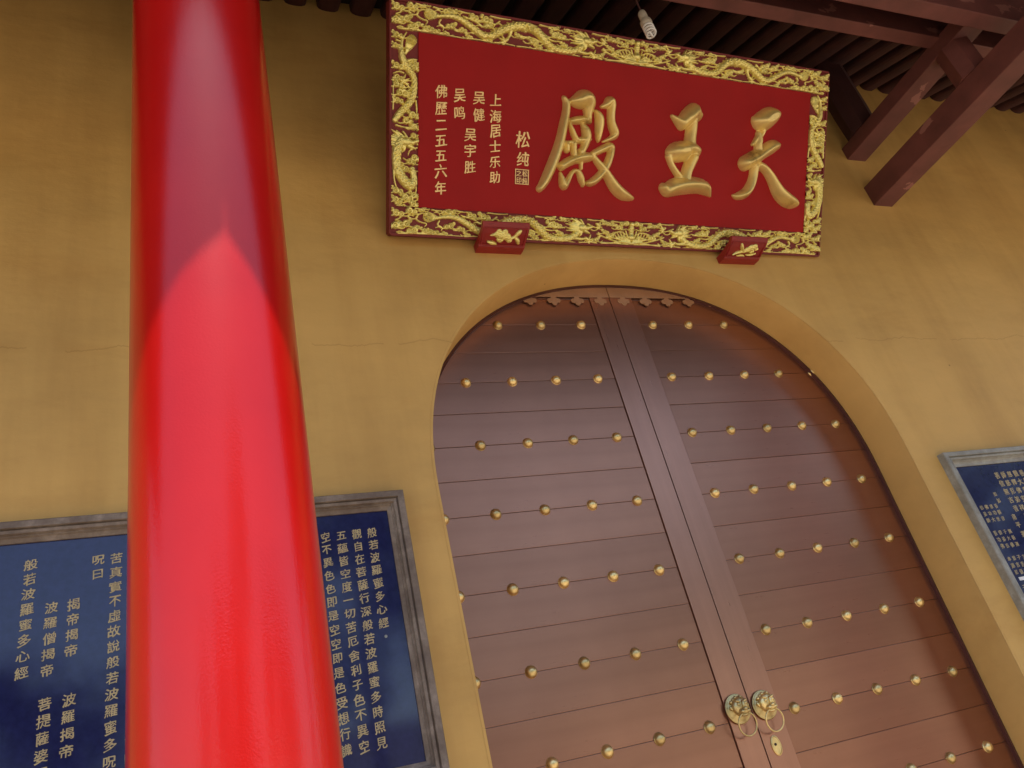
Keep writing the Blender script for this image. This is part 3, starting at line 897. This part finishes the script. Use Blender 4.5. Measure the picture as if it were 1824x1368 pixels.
TIAN = [[(1.7534, 0.6229, 0.011), (1.7696, 0.6105, 0.0252), (1.798, 0.6114, 0.0423), (1.8482, 0.6448, 0.0417), (1.8715, 0.6493, 0.0242)], [(1.8109, 0.5703, 0.012), (1.8018, 0.5492, 0.0101)], [(1.7831, 0.5575, 0.012), (1.7875, 0.5277, 0.0175), (1.7814, 0.4988, 0.0175), (1.7911, 0.4672, 0.0185)], [(1.7764, 0.5387, 0.0092), (1.7622, 0.5172, 0.0073), (1.7526, 0.5043, 0.0064)], [(1.7092, 0.4118, 0.0301), (1.7566, 0.4359, 0.0322), (1.8066, 0.4686, 0.0269), (1.8622, 0.5021, 0.0289), (1.888, 0.5126, 0.0225), (1.907, 0.5061, 0.0085)], [(1.7665, 0.4002, 0.0194), (1.7637, 0.3594, 0.0185), (1.7532, 0.3179, 0.0194), (1.7295, 0.2796, 0.0212), (1.6946, 0.2609, 0.0183), (1.6644, 0.2549, 0.0114), (1.6514, 0.26, 0.0046)], [(1.7944, 0.4106, 0.0185), (1.8264, 0.401, 0.0177), (1.8598, 0.3709, 0.0197), (1.8887, 0.3319, 0.0236), (1.9179, 0.2926, 0.0294), (1.9572, 0.2661, 0.0334), (1.9961, 0.2519, 0.0298), (2.0293, 0.2456, 0.0164), (2.0459, 0.2425, 0.0058)]]
WANG = [[(1.2937, 0.5872, 0.0065), (1.3226, 0.5691, 0.017), (1.3455, 0.5575, 0.0253)], [(1.3454, 0.5597, 0.0253), (1.378, 0.5887, 0.036), (1.406, 0.6199, 0.0329), (1.4153, 0.6441, 0.0107)], [(1.4063, 0.6126, 0.0329), (1.431, 0.6023, 0.0215)], [(1.401, 0.5808, 0.0238), (1.3987, 0.5327, 0.0239), (1.3936, 0.4953, 0.0239), (1.3929, 0.4619, 0.0264)], [(1.2891, 0.4261, 0.0203), (1.3176, 0.4286, 0.0399), (1.351, 0.436, 0.0393)], [(1.3509, 0.4389, 0.0377), (1.3887, 0.4541, 0.0313), (1.4143, 0.4434, 0.0315), (1.4236, 0.4405, 0.0257)], [(1.2806, 0.4078, 0.0122), (1.2977, 0.3725, 0.0118), (1.3213, 0.3449, 0.0127), (1.3449, 0.3208, 0.0148)], [(1.409, 0.4114, 0.0273), (1.3925, 0.3728, 0.024), (1.3802, 0.3421, 0.0231), (1.3729, 0.3043, 0.0248)], [(1.2612, 0.2665, 0.0203), (1.2762, 0.2484, 0.0204), (1.3021, 0.2713, 0.0335), (1.3691, 0.2872, 0.0355), (1.4376, 0.2922, 0.0318), (1.4796, 0.2858, 0.0295), (1.504, 0.2648, 0.0152), (1.5199, 0.247, 0.0042)]]

for nm, ST in (('hall_character', DIAN), ('king_character', WANG), ('heaven_character', TIAN)):
    xs = [q[0] for s in ST for q in s]; zs = [q[1] for s in ST for q in s]
    rl = Relief(min(xs) - 0.06, max(xs) + 0.06, min(zs) - 0.06, max(zs) + 0.06, 0.0022)
    for s in ST:
        rl.stroke([(a, b, c * 1.17) for a, b, c in s], 1.5, 0.0, 0.065, smooth=2, ridge=True)
    # soften the creases where strokes meet
    for _ in range(2):
        Hs = rl.H
        A = (Hs + np.roll(Hs, 1, 0) + np.roll(Hs, -1, 0) + np.roll(Hs, 1, 1) + np.roll(Hs, -1, 1)) / 5
        rl.H = np.where(rl.S > 0.003, A, Hs)
    o = mesh_obj(nm, rl.mesh(nm, 0.005), M['gilding'], plaque)
    o.location = (0, -0.0045, 0)

# ------------------------------------------------------------------ lettering
GLYPH = {}
def glyph(ch, bold=0.012):
    key = (ch, bold)
    if key in GLYPH:
        return GLYPH[key]
    cu = bpy.data.curves.new('glyph', 'FONT')
    cu.body = ch
    cu.size = 1.0
    cu.resolution_u = 2
    cu.offset = bold
    cu.extrude = 0.03
    cu.align_x = 'CENTER'
    o = bpy.data.objects.new('glyph', cu)
    C.objects.link(o)
    bpy.context.view_layer.update()
    dg = bpy.context.evaluated_depsgraph_get()
    me = bpy.data.meshes.new_from_object(o.evaluated_get(dg))
    n = len(me.vertices)
    co = np.empty(n * 3); me.vertices.foreach_get('co', co); co = co.reshape(-1, 3)
    fs = [tuple(p_.vertices) for p_ in me.polygons]
    bpy.data.objects.remove(o); bpy.data.curves.remove(cu); bpy.data.meshes.remove(me)
    co[:, 1] -= (co[:, 1].min() + co[:, 1].max()) / 2
    co[:, 0] -= (co[:, 0].min() + co[:, 0].max()) / 2
    GLYPH[key] = (co, fs)
    return GLYPH[key]

def lettering(name, items, m, parent, y, depth=1.0, bold=0.012, seed=1, slant=0.13):
    """items: (character, x, z, size) -> one mesh of brush-like characters rising to the right"""
    rnd = random.Random(seed)
    V, F = [], []
    for ch, x, z, s in items:
        co, fs = glyph(ch, bold)
        a = rnd.uniform(-0.04, 0.04)
        sx, sz = s * rnd.uniform(0.93, 1.05), s * rnd.uniform(0.95, 1.08)
        u = co[:, 0]; v = co[:, 1] + slant * co[:, 0]
        # brush feel: swell towards the lower right, pinch towards the upper left
        v = v - 0.10 * u * v
        u2 = u * math.cos(a) - v * math.sin(a); v2 = u * math.sin(a) + v * math.cos(a)
        # two passes a hair apart: stems come out heavier than the bars, as with a brush
        for dx, dz, dy, da in ((-0.010, 0.004, 0.0, 0.0), (0.014, -0.006, 0.00012, rnd.choice((-1, 1)) * rnd.uniform(0.035, 0.06))):
            b0 = len(V)
            for p_, q, w in zip(u2, v2, co[:, 2]):
                # the hand's wobble
                p1 = p_ + 0.012 * math.sin(q * 9 + x * 300) - da * q
                q1 = q + 0.012 * math.sin(p_ * 8 + z * 300) + da * p_
                V.append((x + sx * (p1 + dx), y - dy - w * s * depth, z + sz * (q1 + dz)))
            F += [tuple(i + b0 for i in f) for f in fs]
    me = bpy.data.meshes.new(name)
    me.from_pydata(V, [], F)
    me.update()
    return mesh_obj(name, me, m, parent)

def column_items(text, x, zs, size):
    return [(ch, x, z, size) for ch, z in zip(text, zs)]
cols = [('佛歷二五五六年', 0.203, [0.567, 0.502, 0.437, 0.377, 0.318, 0.258, 0.191]),
        ('吴鸣', 0.281, [0.561, 0.493]), ('吴健', 0.364, [0.560, 0.494]), ('吴宇胜', 0.328, [0.411, 0.349, 0.284]),
        ('上海居士乐助', 0.437, [0.561, 0.496, 0.437, 0.377, 0.313, 0.251])]
tr = {'歷': '歴', '佛': '佛'}
for i, (t, x, zs) in enumerate(cols):
    lettering('inscription', column_items(t, x, zs, 0.053), M['gold_text'], plaque, -0.0062, 1.0, 0.0, 10 + i)
lettering('inscription', column_items('松', 0.561, [0.415], 0.072) + column_items('纯', 0.563, [0.335], 0.060), M['gold_text'], plaque, -0.0062, 1.0, 0.0, 31)
# square seal
sx, sz, sh = 0.5595, 0.262, 0.031
seal = bpy.data.objects.new('seal', None); C.objects.link(seal); seal.parent = plaque; seal.location = (sx, -0.0047, sz); seal.empty_display_size = 0.03
box_obj('seal_ground', -sh, sh, -0.0012, 0.0, -sh, sh, M['board_back'], seal)
bm = bmesh.new()
for a in ((-sh, sh, sh - 0.003, sh), (-sh, sh, -sh, -sh + 0.003)):
    box(bm, a[0], a[1], -0.004, -0.0014, a[2], a[3])
for a in ((-sh, -sh + 0.003), (sh - 0.003, sh)):
    box(bm, a[0], a[1], -0.0041, -0.0013, -sh + 0.003, sh - 0.003)
obj('seal_border', bm, M['gold_text'], seal)
lettering('seal_script', [('松', 0.0135, 0.014, 0.026), ('純', 0.0135, -0.0145, 0.026), ('之', -0.0135, 0.014, 0.026), ('印', -0.0135, -0.0145, 0.026)], M['gold_text'], seal, -0.0025, 1.0, 0.0, 3, 0.0)

# ------------------------------------------------------------------ plaque brackets
def bracket(x, z, label, kind):
    b = thing('plaque_bracket', label, 'bracket', (x, WF, z), 'carved red blocks carrying the name plaque')
    bm = bmesh.new()
    prof = [(0.0, -0.042), (-0.034, -0.046), (-0.046, -0.045), (-0.055, -0.040), (-0.080, -0.033), (-0.108, -0.026), (-0.128, -0.018), (-0.140, -0.009), (-0.146, 0.001), (-0.143, 0.007), (-0.134, 0.008), (-0.115, -0.003), (-0.080, -0.008), (0.0, -0.008)]
    prism_x(bm, prof, -0.103, 0.103)
    obj('block', bm, M['bracket_red'], b)
    # raised rim round the face and gilt carving, on the sloping front-underside
    ang = math.atan2(0.095, 0.050) 
    holder = Matrix.Translation((0, -0.0945, -0.0305)) @ Matrix.Rotation(R(70), 4, 'X')
    bm = bmesh.new()
    for (a0, a1, c0, c1) in ((-0.097, 0.097, 0.037, 0.041), (-0.097, 0.097, -0.041, -0.037)):
        box(bm, a0, a1, -0.0028, 0.006, c0, c1, 0.001)
    for (a0, a1) in ((-0.097, -0.092), (0.092, 0.097)):
        box(bm, a0, a1, -0.0027, 0.006, -0.0369, 0.0369, 0.001)
    o = obj('rim', bm, M['bracket_red'], b); o.matrix_local = holder
    rl = Relief(-0.10, 0.10, -0.05, 0.05, 0.0016)
    if kind == 0:       # open peony with leaves, a smaller spray below left
        for (u, v, r_) in [(-0.012, 0.006, 0.020), (-0.034, 0.010, 0.014), (0.010, 0.000, 0.016), (-0.018, -0.012, 0.014), (-0.004, 0.022, 0.012), (0.022, -0.014, 0.012), (-0.030, 0.024, 0.010)]:
            rl.stroke([(u, v, r_), (u + 0.002, v, r_)], 0.5, 0.001)
            for k in range(5):
                aa = k * 1.257 + u * 90
                rl.groove([(u + r_ * 0.25 * math.cos(aa), v + r_ * 0.25 * math.sin(aa)), (u + r_ * 0.85 * math.cos(aa + 0.7), v + r_ * 0.85 * math.sin(aa + 0.7))], 0.0018, 0.004)
        rl.stroke([(-0.05, 0.008, 0.006), (-0.062, 0.004, 0.002)], 0.8, 0.002)
        rl.stroke([(0.03, -0.006, 0.006), (0.045, 0.002, 0.005), (0.058, 0.022, 0.010), (0.064, 0.030, 0.006)], 0.7, 0.002, smooth=1)
        rl.stroke([(0.045, 0.0, 0.006), (0.062, -0.014, 0.009), (0.066, -0.026, 0.006)], 0.7, 0.002, smooth=1)
        rl.stroke([(-0.068, -0.026, 0.004), (-0.050, -0.030, 0.009), (-0.032, -0.034, 0.004)], 0.7, 0.002, smooth=1)
    else:               # leafy spray
        for (u, v, r_) in [(0.020, 0.010, 0.016), (0.038, 0.018, 0.013), (0.004, 0.000, 0.013), (0.030, -0.006, 0.012), (-0.012, -0.008, 0.010), (0.052, 0.006, 0.009)]:
            rl.stroke([(u, v, r_), (u + 0.002, v, r_)], 0.5, 0.001)
            for k in range(4):
                aa = k * 1.57 + u * 70
                rl.groove([(u, v), (u + r_ * 0.9 * math.cos(aa), v + r_ * 0.9 * math.sin(aa))], 0.0018, 0.004)
        rl.stroke([(-0.02, -0.004, 0.006), (-0.034, 0.014, 0.009), (-0.040, 0.028, 0.005)], 0.7, 0.002, smooth=1)
        rl.stroke([(-0.02, -0.010, 0.006), (-0.045, -0.016, 0.006), (-0.066, -0.030, 0.002)], 0.7, 0.002, smooth=1)
        rl.stroke([(0.010, -0.028, 0.003), (0.035, -0.026, 0.006), (0.060, -0.018, 0.002)], 0.7, 0.002, smooth=1)
        rl.stroke([(-0.04, -0.034, 0.003), (-0.015, -0.030, 0.005), (0.0, -0.034, 0.002)], 0.7, 0.002, smooth=1)
    o = mesh_obj('gilt_flower', rl.mesh('gilt_flower', 0.002), M['gold_frame'], b)
    o.matrix_local = holder @ Matrix.Translation((0, 0.0, 0))
    return b
bracket(-0.595, 3.592, 'red carved bracket with a gilt peony under the left end of the plaque', 0)
bracket(0.625, 3.580, 'red carved bracket with a gilt leafy spray under the right end of the plaque', 1)

# ------------------------------------------------------------------ inscribed stone panels
def stone_panel(x0, x1, z0, z1, m, label, fw=0.062):
    pn = thing('inscription_panel', label, 'stone panel', (0, WF, 0), 'navy inscription panels set in the wall')
    box_obj('slab', x0 + fw - 0.004, x1 - fw + 0.004, -0.004, 0.02, z0 + fw - 0.004, z1 - fw + 0.004, M['granite'], pn)
    prof = [(0, 0.0), (0, 0.034), (0.003, 0.038), (0.021, 0.038), (0.023, 0.027), (0.0265, 0.027), (0.028, 0.034), (0.036, 0.032), (0.038, 0.022), (0.042, 0.022), (0.045, 0.016), (0.052, 0.012), (fw, 0.010), (fw, 0.0)]
    def rail(ax, bx, horizontal):
        # mitred moulding, profile inward from the outer edge
        bm = bmesh.new()
        ra, rb = [], []
        for d, h in prof:
            if horizontal == 'top':
                ra.append((x0 + d, -h, z1 - d)); rb.append((x1 - d, -h, z1 - d))
            elif horizontal == 'bottom':
                ra.append((x0 + d, -h, z0 + d)); rb.append((x1 - d, -h, z0 + d))
            elif horizontal == 'left':
                ra.append((x0 + d, -h, z0 + d)); rb.append((x0 + d, -h, z1 - d))
            else:
                ra.append((x1 - d, -h, z0 + d)); rb.append((x1 - d, -h, z1 - d))
        va = [bm.verts.new(q) for q in ra]; vb = [bm.verts.new(q) for q in rb]
        n = len(va)
        for i in range(n):
            bm.faces.new((va[i], va[(i + 1) % n], vb[(i + 1) % n], vb[i]))
        bm.faces.new(va); bm.faces.new(vb)
        return obj('frame_moulding', bm, m, pn)
    for w in ('top', 'bottom', 'left', 'right'):
        rail(0, 0, w)
    return pn
pl = stone_panel(-2.66, -1.178, 1.640, 2.504, M['stone_brown'], 'navy stone panel of gold sutra text in a brown moulded frame, behind the red column', 0.056)
SUTRA = ['觀自在菩薩行深般若波羅蜜多時照見', '五蘊皆空度一切苦厄舍利子色不異空', '空不異色色即是空空即是色受想行識', '亦復如是舍利子是諸法空相不生不滅', '不垢不淨不增不減是故空中無色無受',
         '想行識無眼耳鼻舌身意無色聲香味觸', '法無眼界乃至無意識界無無明亦無無', '明盡乃至無老死亦無老死盡無苦集滅', '道無智亦無得以無所得故菩提薩埵依', '般若波羅蜜多故心無罣礙無罣礙故無',
         '有恐怖遠離顛倒夢想究竟涅槃三世諸', '佛依般若波羅蜜多故得阿耨多羅三藐', '三菩提故知般若波羅蜜多是大神咒是', '大明咒是無上咒是無等等咒能除一切', '苦真實不虛故說般若波羅蜜多呪']
def zrow(i, z=2.379, d=0.0408):
    return z - d * i
def sutra_col(text, x, first=0, seed=0, start=None):
    z = 2.379 if start is None else start
    return lettering('text_column', [(ch, x - 0.0006 * i, z - 0.0409 * (i + first), 0.0325) for i, ch in enumerate(text)], M['panel_text'], pl, -0.0045, 0.5, 0.0, seed + 50)
sutra_col('般若波羅蜜多心經', -1.292)
for i, t in enumerate(SUTRA):
    x = -1.340 - i * (2.018 - 1.340) / 14
    sutra_col(t, x, 0, i)
sutra_col('呪曰', -2.063, 0, 21)
sutra_col('揭帝揭帝', -2.120, 0, 22, 2.261)
sutra_col('波羅揭帝', -2.121, 0, 23, 2.014)
sutra_col('波羅僧揭帝', -2.172, 0, 24, 2.259)
sutra_col('菩提薩婆訶', -2.175, 0, 25, 2.013)
sutra_col('般若波羅蜜多心經', -2.227, 0, 26, 2.385)
bm = bmesh.new(); lathe(bm, [(0.0045, 0), (0.0045, 0.001), (0.001, 0.0015)], 14, 'y')
o = obj('stone_plug', bm, M['stone_grey'], pl); o.location = (-1.295, -0.0045, 2.052)

pr = stone_panel(1.252, 2.74, 1.640, 2.472, M['stone_grey'], 'navy panel of tiny gold text in a pale grey frame, right of the door', 0.064)
POOL = '南無本師釋迦牟尼佛大慈大悲觀世音菩薩功德主善信弟子合家平安吉祥如意'
rnd = random.Random(5)
def rtext(x, zs, size, seed):
    lettering('text_column', [(rnd.choice(POOL), x, z, size) for z in zs], M['panel_text'], pr, -0.0045, 0.5, 0.0, seed)
for i in range(26):
    x = 1.547 + 0.0405 * i
    n = 15 if i else 5
    rtext(x, [2.352 - 0.040 * k for k in range(n)], 0.031, 100 + i)
rtext(1.508, [2.155, 2.118, 2.078, 2.04], 0.028, 141)
rtext(1.470, [2.267, 2.236], 0.022, 140)
for gi, z in enumerate((2.214, 2.097, 1.983, 1.86)):
    for c in range(4):
        rtext(1.348 + 0.030 * c, [z - 0.0293 * k for k in range(3)], 0.021, 150 + gi * 5 + c)
box_obj('white_strip', 1.343, 1.42, -0.0052, -0.0046, 1.889, 1.903, M['strip_white'], pr)  # small plain white strip lying flat on the slab

# ------------------------------------------------------------------ columns
def column(x, y, label):
    c = thing('porch_column', label, 'column', (x, y, 0), 'round red porch columns')
    bm = bmesh.new()
    lathe(bm, [(0.150, 0.22), (0.150, 1.2), (0.150, 2.4), (0.150, 3.4), (0.150, 4.24)], 128)
    o = obj('shaft', bm, M['lacquer'], c, True)
    bm = bmesh.new()
    lathe(bm, [(0.23, 0.0), (0.24, 0.03), (0.225, 0.06), (0.235, 0.10), (0.24, 0.14), (0.225, 0.185), (0.19, 0.205), (0.185, 0.222)], 48)
    obj('stone_base', bm, M['stone_grey'], c, True)
    return c
column(-1.766, -1.234, 'glossy red round column standing in front of the left stone panel')
column(1.95, -1.45, 'dull red round column at the top right, under the eave beams')

# ------------------------------------------------------------------ porch roof
SL = 0.45
def roof_z(y):
    return 5.035 + SL * (y + 0.2)
roof = thing('porch_roof', 'dark red timber porch roof with close rafters, purlins and beams above the plaque', 'roof')
rx0, rx1 = -8.0, 8.0
bm = bmesh.new()
ra = math.atan(SL)
# one rafter: rounded bottom, running down the slope
y0, y1 = 0.25, -1.93
prof = [(-0.052, 0.075), (-0.052, 0.030), (-0.046, 0.014), (-0.030, 0.003), (-0.010, 0.0), (0.010, 0.0), (0.030, 0.003), (0.046, 0.014), (0.052, 0.030), (0.052, 0.075)]
A = [bm.verts.new((px, y0, roof_z(y0) + pz)) for px, pz in prof]
B = [bm.verts.new((px, y1, roof_z(y1) + pz)) for px, pz in prof]
for i in range(len(prof)):
    bm.faces.new((A[i], A[(i + 1) % len(prof)], B[(i + 1) % len(prof)], B[i]))
bm.faces.new(A); bm.faces.new(B)
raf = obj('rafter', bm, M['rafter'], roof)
xs = []
x = 0.905
while x > rx0:
    x -= 0.157
while x < rx1:
    x += 0.157
    xs.append(x)
raf.location = (xs[0], 0, 0)
rnd = random.Random(3)
for x in xs[1:]:
    share(raf, roof, (x + rnd.uniform(-0.006, 0.006), 0, rnd.uniform(-0.004, 0.004)))
bm = bmesh.new()
for (ya, yb) in ((0.25, -1.96),):
    prism_x(bm, [(ya, roof_z(ya) + 0.080), (yb, roof_z(yb) + 0.080), (yb, roof_z(yb) + 0.112), (ya, roof_z(ya) + 0.112)], rx0, rx1)
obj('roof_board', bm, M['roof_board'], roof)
# eave board, tiles and drip tiles
prof = [(-1.94, roof_z(-1.94) + 0.010), (-1.975, roof_z(-1.975) + 0.008), (-1.975, roof_z(-1.94) + 0.078), (-1.94, roof_z(-1.94) + 0.078)]
bm = bmesh.new(); prism_x(bm, prof, rx0, rx1); obj('eave_board', bm, M['timber'], roof)
pitch = 0.20
bm = bmesh.new()
ye, ze = -1.985, roof_z(-1.985) - 0.045
pts = [(-0.0985, 0.125), (-0.0985, 0.008), (-0.088, -0.008), (-0.070, -0.028), (-0.040, -0.050), (0.0, -0.062), (0.040, -0.050), (0.070, -0.028), (0.088, -0.008), (0.0985, 0.008), (0.0985, 0.125)]
fr = [bm.verts.new((px, ye, ze + pz)) for px, pz in pts]; bk = [bm.verts.new((px, ye + 0.012, ze + pz)) for px, pz in pts]
bm.faces.new(fr); bm.faces.new(list(reversed(bk)))
for i in range(len(pts)):
    bm.faces.new((fr[i], fr[(i + 1) % len(pts)], bk[(i + 1) % len(pts)], bk[i]))
drip = obj('drip_tile', bm, M['tile'], roof)
bm = bmesh.new()
seg = 10
ring0, ring1 = [], []
for k in range(seg + 1):
    a = math.pi * k / seg
    ring0.append(bm.verts.new((0.055 * math.cos(a), -1.995, ze + 0.125 + 0.055 * math.sin(a))))
    ring1.append(bm.verts.new((0.055 * math.cos(a), 0.25, roof_z(0.25) + 0.05 + 0.035 + 0.055 * math.sin(a))))
for k in range(seg):
    bm.faces.new((ring0[k], ring0[k + 1], ring1[k + 1], ring1[k]))
bm.faces.new(ring0)
roll = obj('tile_roll', bm, M['tile'], roof)
xd = -1.692 - 0.1
k0 = int((xd - rx0) / pitch)
first = True
for k in range(-k0, int((rx1 - xd) / pitch)):
    if k == -k0:
        drip.location = (xd + k * pitch, 0, 0); roll.location = (xd + (k + 0.5) * pitch, 0, 0)
    else:
        share(drip, roof, (xd + k * pitch, 0, 0)); share(roll, roof, (xd + (k + 0.5) * pitch, 0, 0))
bm = bmesh.new()
prism_x(bm, [(0.25, roof_z(0.25) + 0.116), (-1.985, roof_z(-1.985) + 0.116), (-1.985, roof_z(-1.985) + 0.135), (0.25, roof_z(0.25) + 0.135)], rx0, rx1)
obj('tile_bed', bm, M['tile'], roof)
# purlins
def purlin(ya, yb, zb):
    zt = roof_z(ya) - 0.012
    box_obj('purlin', rx0, rx1, ya, yb, zb, zt, M['timber'], roof, 0.006)
purlin(-0.968, -0.900, 4.425)
purlin(-1.215, -1.138, 4.250)
for x in (1.840, -1.780):
    box_obj('upper_tie_beam', x - 0.070, x + 0.068, -1.125, -0.19, 4.358, 4.424 + 0.02, M['timber'], roof, 0.005)
    box_obj('lower_tie_beam', x - 0.072, x + 0.066, -1.30, -0.19, 4.002, 4.137, M['timber'], roof, 0.006)
    bm = bmesh.new(); lathe(bm, [(0.088, 4.138), (0.088, 4.357)], 8, 'z', (x + 0.0, -0.95, 0))
    obj('stub_post', bm, M['timber'], roof)
    bm = bmesh.new(); lathe(bm, [(0.09, 4.446), (0.095, 4.62), (0.095, 4.99)], 8, 'z', (x + 0.0, -0.32, 0))
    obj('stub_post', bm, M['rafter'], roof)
    box_obj('wall_purlin', x - 0.10, x + 0.2, -0.30, -0.2, 4.56, 4.62, M['rafter'], roof, 0.004) if False else None

# ------------------------------------------------------------------ hanging lamp
lamp = thing('hanging_lamp', 'bare spiral energy saving bulb hanging on a brown cord in front of the plaque', 'lamp', (-0.050, -0.95, 4.075))
bm = bmesh.new()
top = roof_z(-0.95) - 4.075
tube(bm, [(0.006, 0.0, top), (-0.004, 0.0, top * 0.7), (0.005, 0, top * 0.45), (0.001, 0, 0.165), (0, 0, 0.140)], 0.0032, 8)
obj('cord', bm, M['cord'], lamp, True)
bm = bmesh.new(); lathe(bm, [(0.006, 0.150), (0.015, 0.146), (0.0175, 0.135), (0.0175, 0.112), (0.014, 0.104), (0.013, 0.098)], 24)
obj('socket', bm, M['cream_plastic'], lamp, True)
bm = bmesh.new(); lathe(bm, [(0.012, 0.103), (0.017, 0.099), (0.0235, 0.088), (0.0245, 0.074), (0.021, 0.062), (0.010, 0.060)], 24)
obj('ballast', bm, M['cream_plastic'], lamp, True)
bm = bmesh.new()
pts = []
for i in range(96):
    t = i / 95
    a = t * 2 * math.pi * 3.6
    pts.append((0.0195 * math.cos(a), 0.0195 * math.sin(a), 0.062 - 0.056 * t))
e = pts[-1]
pts += [(e[0] * 0.6, e[1] * 0.6, 0.002), (0, 0, 0.000), (-e[0] * 0.6, -e[1] * 0.6, 0.004), (-e[0], -e[1], 0.012)]
tube(bm, pts, 0.0042, 8)
obj('spiral_tube', bm, M['white_plastic'], lamp, True)

# ------------------------------------------------------------------ across the courtyard (seen in the polished stone, copper and lacquer)
hall = thing('opposite_hall', 'low ochre hall with a grey tiled roof across the courtyard behind the viewer', 'building', (1.5, -24, -0.15))
box_obj('hall_wall', -7, 7, -5, 0, 0, 3.3, M['hall_wall'], hall)
bm = bmesh.new()
prof = [(-6.0, 3.2), (0.9, 3.2), (0.9, 3.35), (-0.6, 3.95), (-1.6, 4.6), (-2.5, 5.4), (-3.4, 4.6), (-4.6, 3.95), (-6.0, 3.35)]
prism_x(bm, prof, -8, 8); obj('hall_roof', bm, M['tile'], hall)
for x in (-4.5, 0, 4.5):
    box_obj('hall_door', x - 1, x + 1, 0.002, 0.06, 0, 2.5, M['hall_wood'], hall)
for x in (-6, -2.2, 2.2, 6):
    bm = bmesh.new(); lathe(bm, [(0.16, 0), (0.16, 3.25)], 20, 'z', (x, 0.6, 0)); obj('hall_column', bm, M['lacquer'], hall, True)

def tree(x, y, h, cr, label, seed):
    rnd = random.Random(seed)
    t = thing('courtyard_tree', label, 'tree', (x, y, -0.15), 'courtyard trees')
    bm = bmesh.new()
    tube(bm, [(0, 0, 0), (0.05, 0.03, h * 0.25), (-0.04, 0.06, h * 0.5), (0, 0, h * 0.8)], [0.17, 0.13, 0.10, 0.03], 10)
    for k in range(7):
        a = rnd.uniform(0, 6.28); z = h * rnd.uniform(0.35, 0.65); L = cr * rnd.uniform(0.5, 0.85)
        tube(bm, [(0, 0, z), (L * 0.5 * math.cos(a), L * 0.5 * math.sin(a), z + L * 0.35), (L * math.cos(a), L * math.sin(a), z + L * 0.6)], [0.06, 0.04, 0.012], 6)
    obj('trunk', bm, M['bark'], t, True)
    V, F = [], []
    clumps = []
    for k in range(46):
        a = rnd.uniform(0, 6.28); b_ = rnd.uniform(-0.6, 1.0); q = rnd.random() ** 0.5
        clumps.append((cr * q * math.cos(a) * math.sqrt(1 - min(1, b_ * b_) * 0.7), cr * q * math.sin(a) * math.sqrt(1 - min(1, b_ * b_) * 0.7), h * 0.68 + b_ * h * 0.30, rnd.uniform(0.28, 0.55) * cr * 0.6))
    for (cx, cy, cz, r_) in clumps:
        for k in range(130):
            v = Vector((rnd.gauss(0, 1), rnd.gauss(0, 1), rnd.gauss(0, 0.8)))
            v = v.normalized() * r_ * rnd.uniform(0.6, 1.1)
            c = Vector((cx, cy, cz)) + v
            u = Vector((rnd.gauss(0, 1), rnd.gauss(0, 1), rnd.gauss(0, 1))).normalized() * 0.10
            w = u.orthogonal().normalized() * 0.045
            b0 = len(V)
            V += [c - u, c + w, c + u, c - w]
            F.append((b0, b0 + 1, b0 + 2, b0 + 3))
    me = bpy.data.meshes.new('crown'); me.from_pydata([tuple(v) for v in V], [], F); me.update()
    cro = mesh_obj('crown', me, M['leaf'], t)
    return t
for (x, y, h, cr, lab, sd) in [
        (1.6, -15.5, 9.2, 3.2, 'tallest courtyard tree, straight across from the door behind the viewer', 6),
        (-5.2, -15.0, 5.9, 2.2, 'broad leafy tree on the left side of the courtyard behind the viewer', 1),
        (-1.6, -17.5, 7.0, 2.6, 'leafy tree between the tallest tree and the left hand tree behind the viewer', 9),
        (-13, -19, 6.5, 2.8, 'leafy tree at the far left of the courtyard behind the viewer', 2),
        (9.0, -16.5, 6.8, 2.6, 'leafy tree beside the right end of the opposite hall', 3),
        (13.8, -15.5, 7.6, 2.9, 'second tree from the opposite hall in the right hand row', 4),
        (18.6, -15.0, 8.0, 3.0, 'third tree from the opposite hall in the right hand row', 5),
        (23.5, -15.5, 8.6, 3.3, 'fourth tree from the opposite hall, fullest of the right hand row', 7),
        (28.5, -16.0, 8.2, 3.2, 'last tree of the right hand row across the courtyard', 8)]:
    tree(x, y, h, cr, lab, sd)
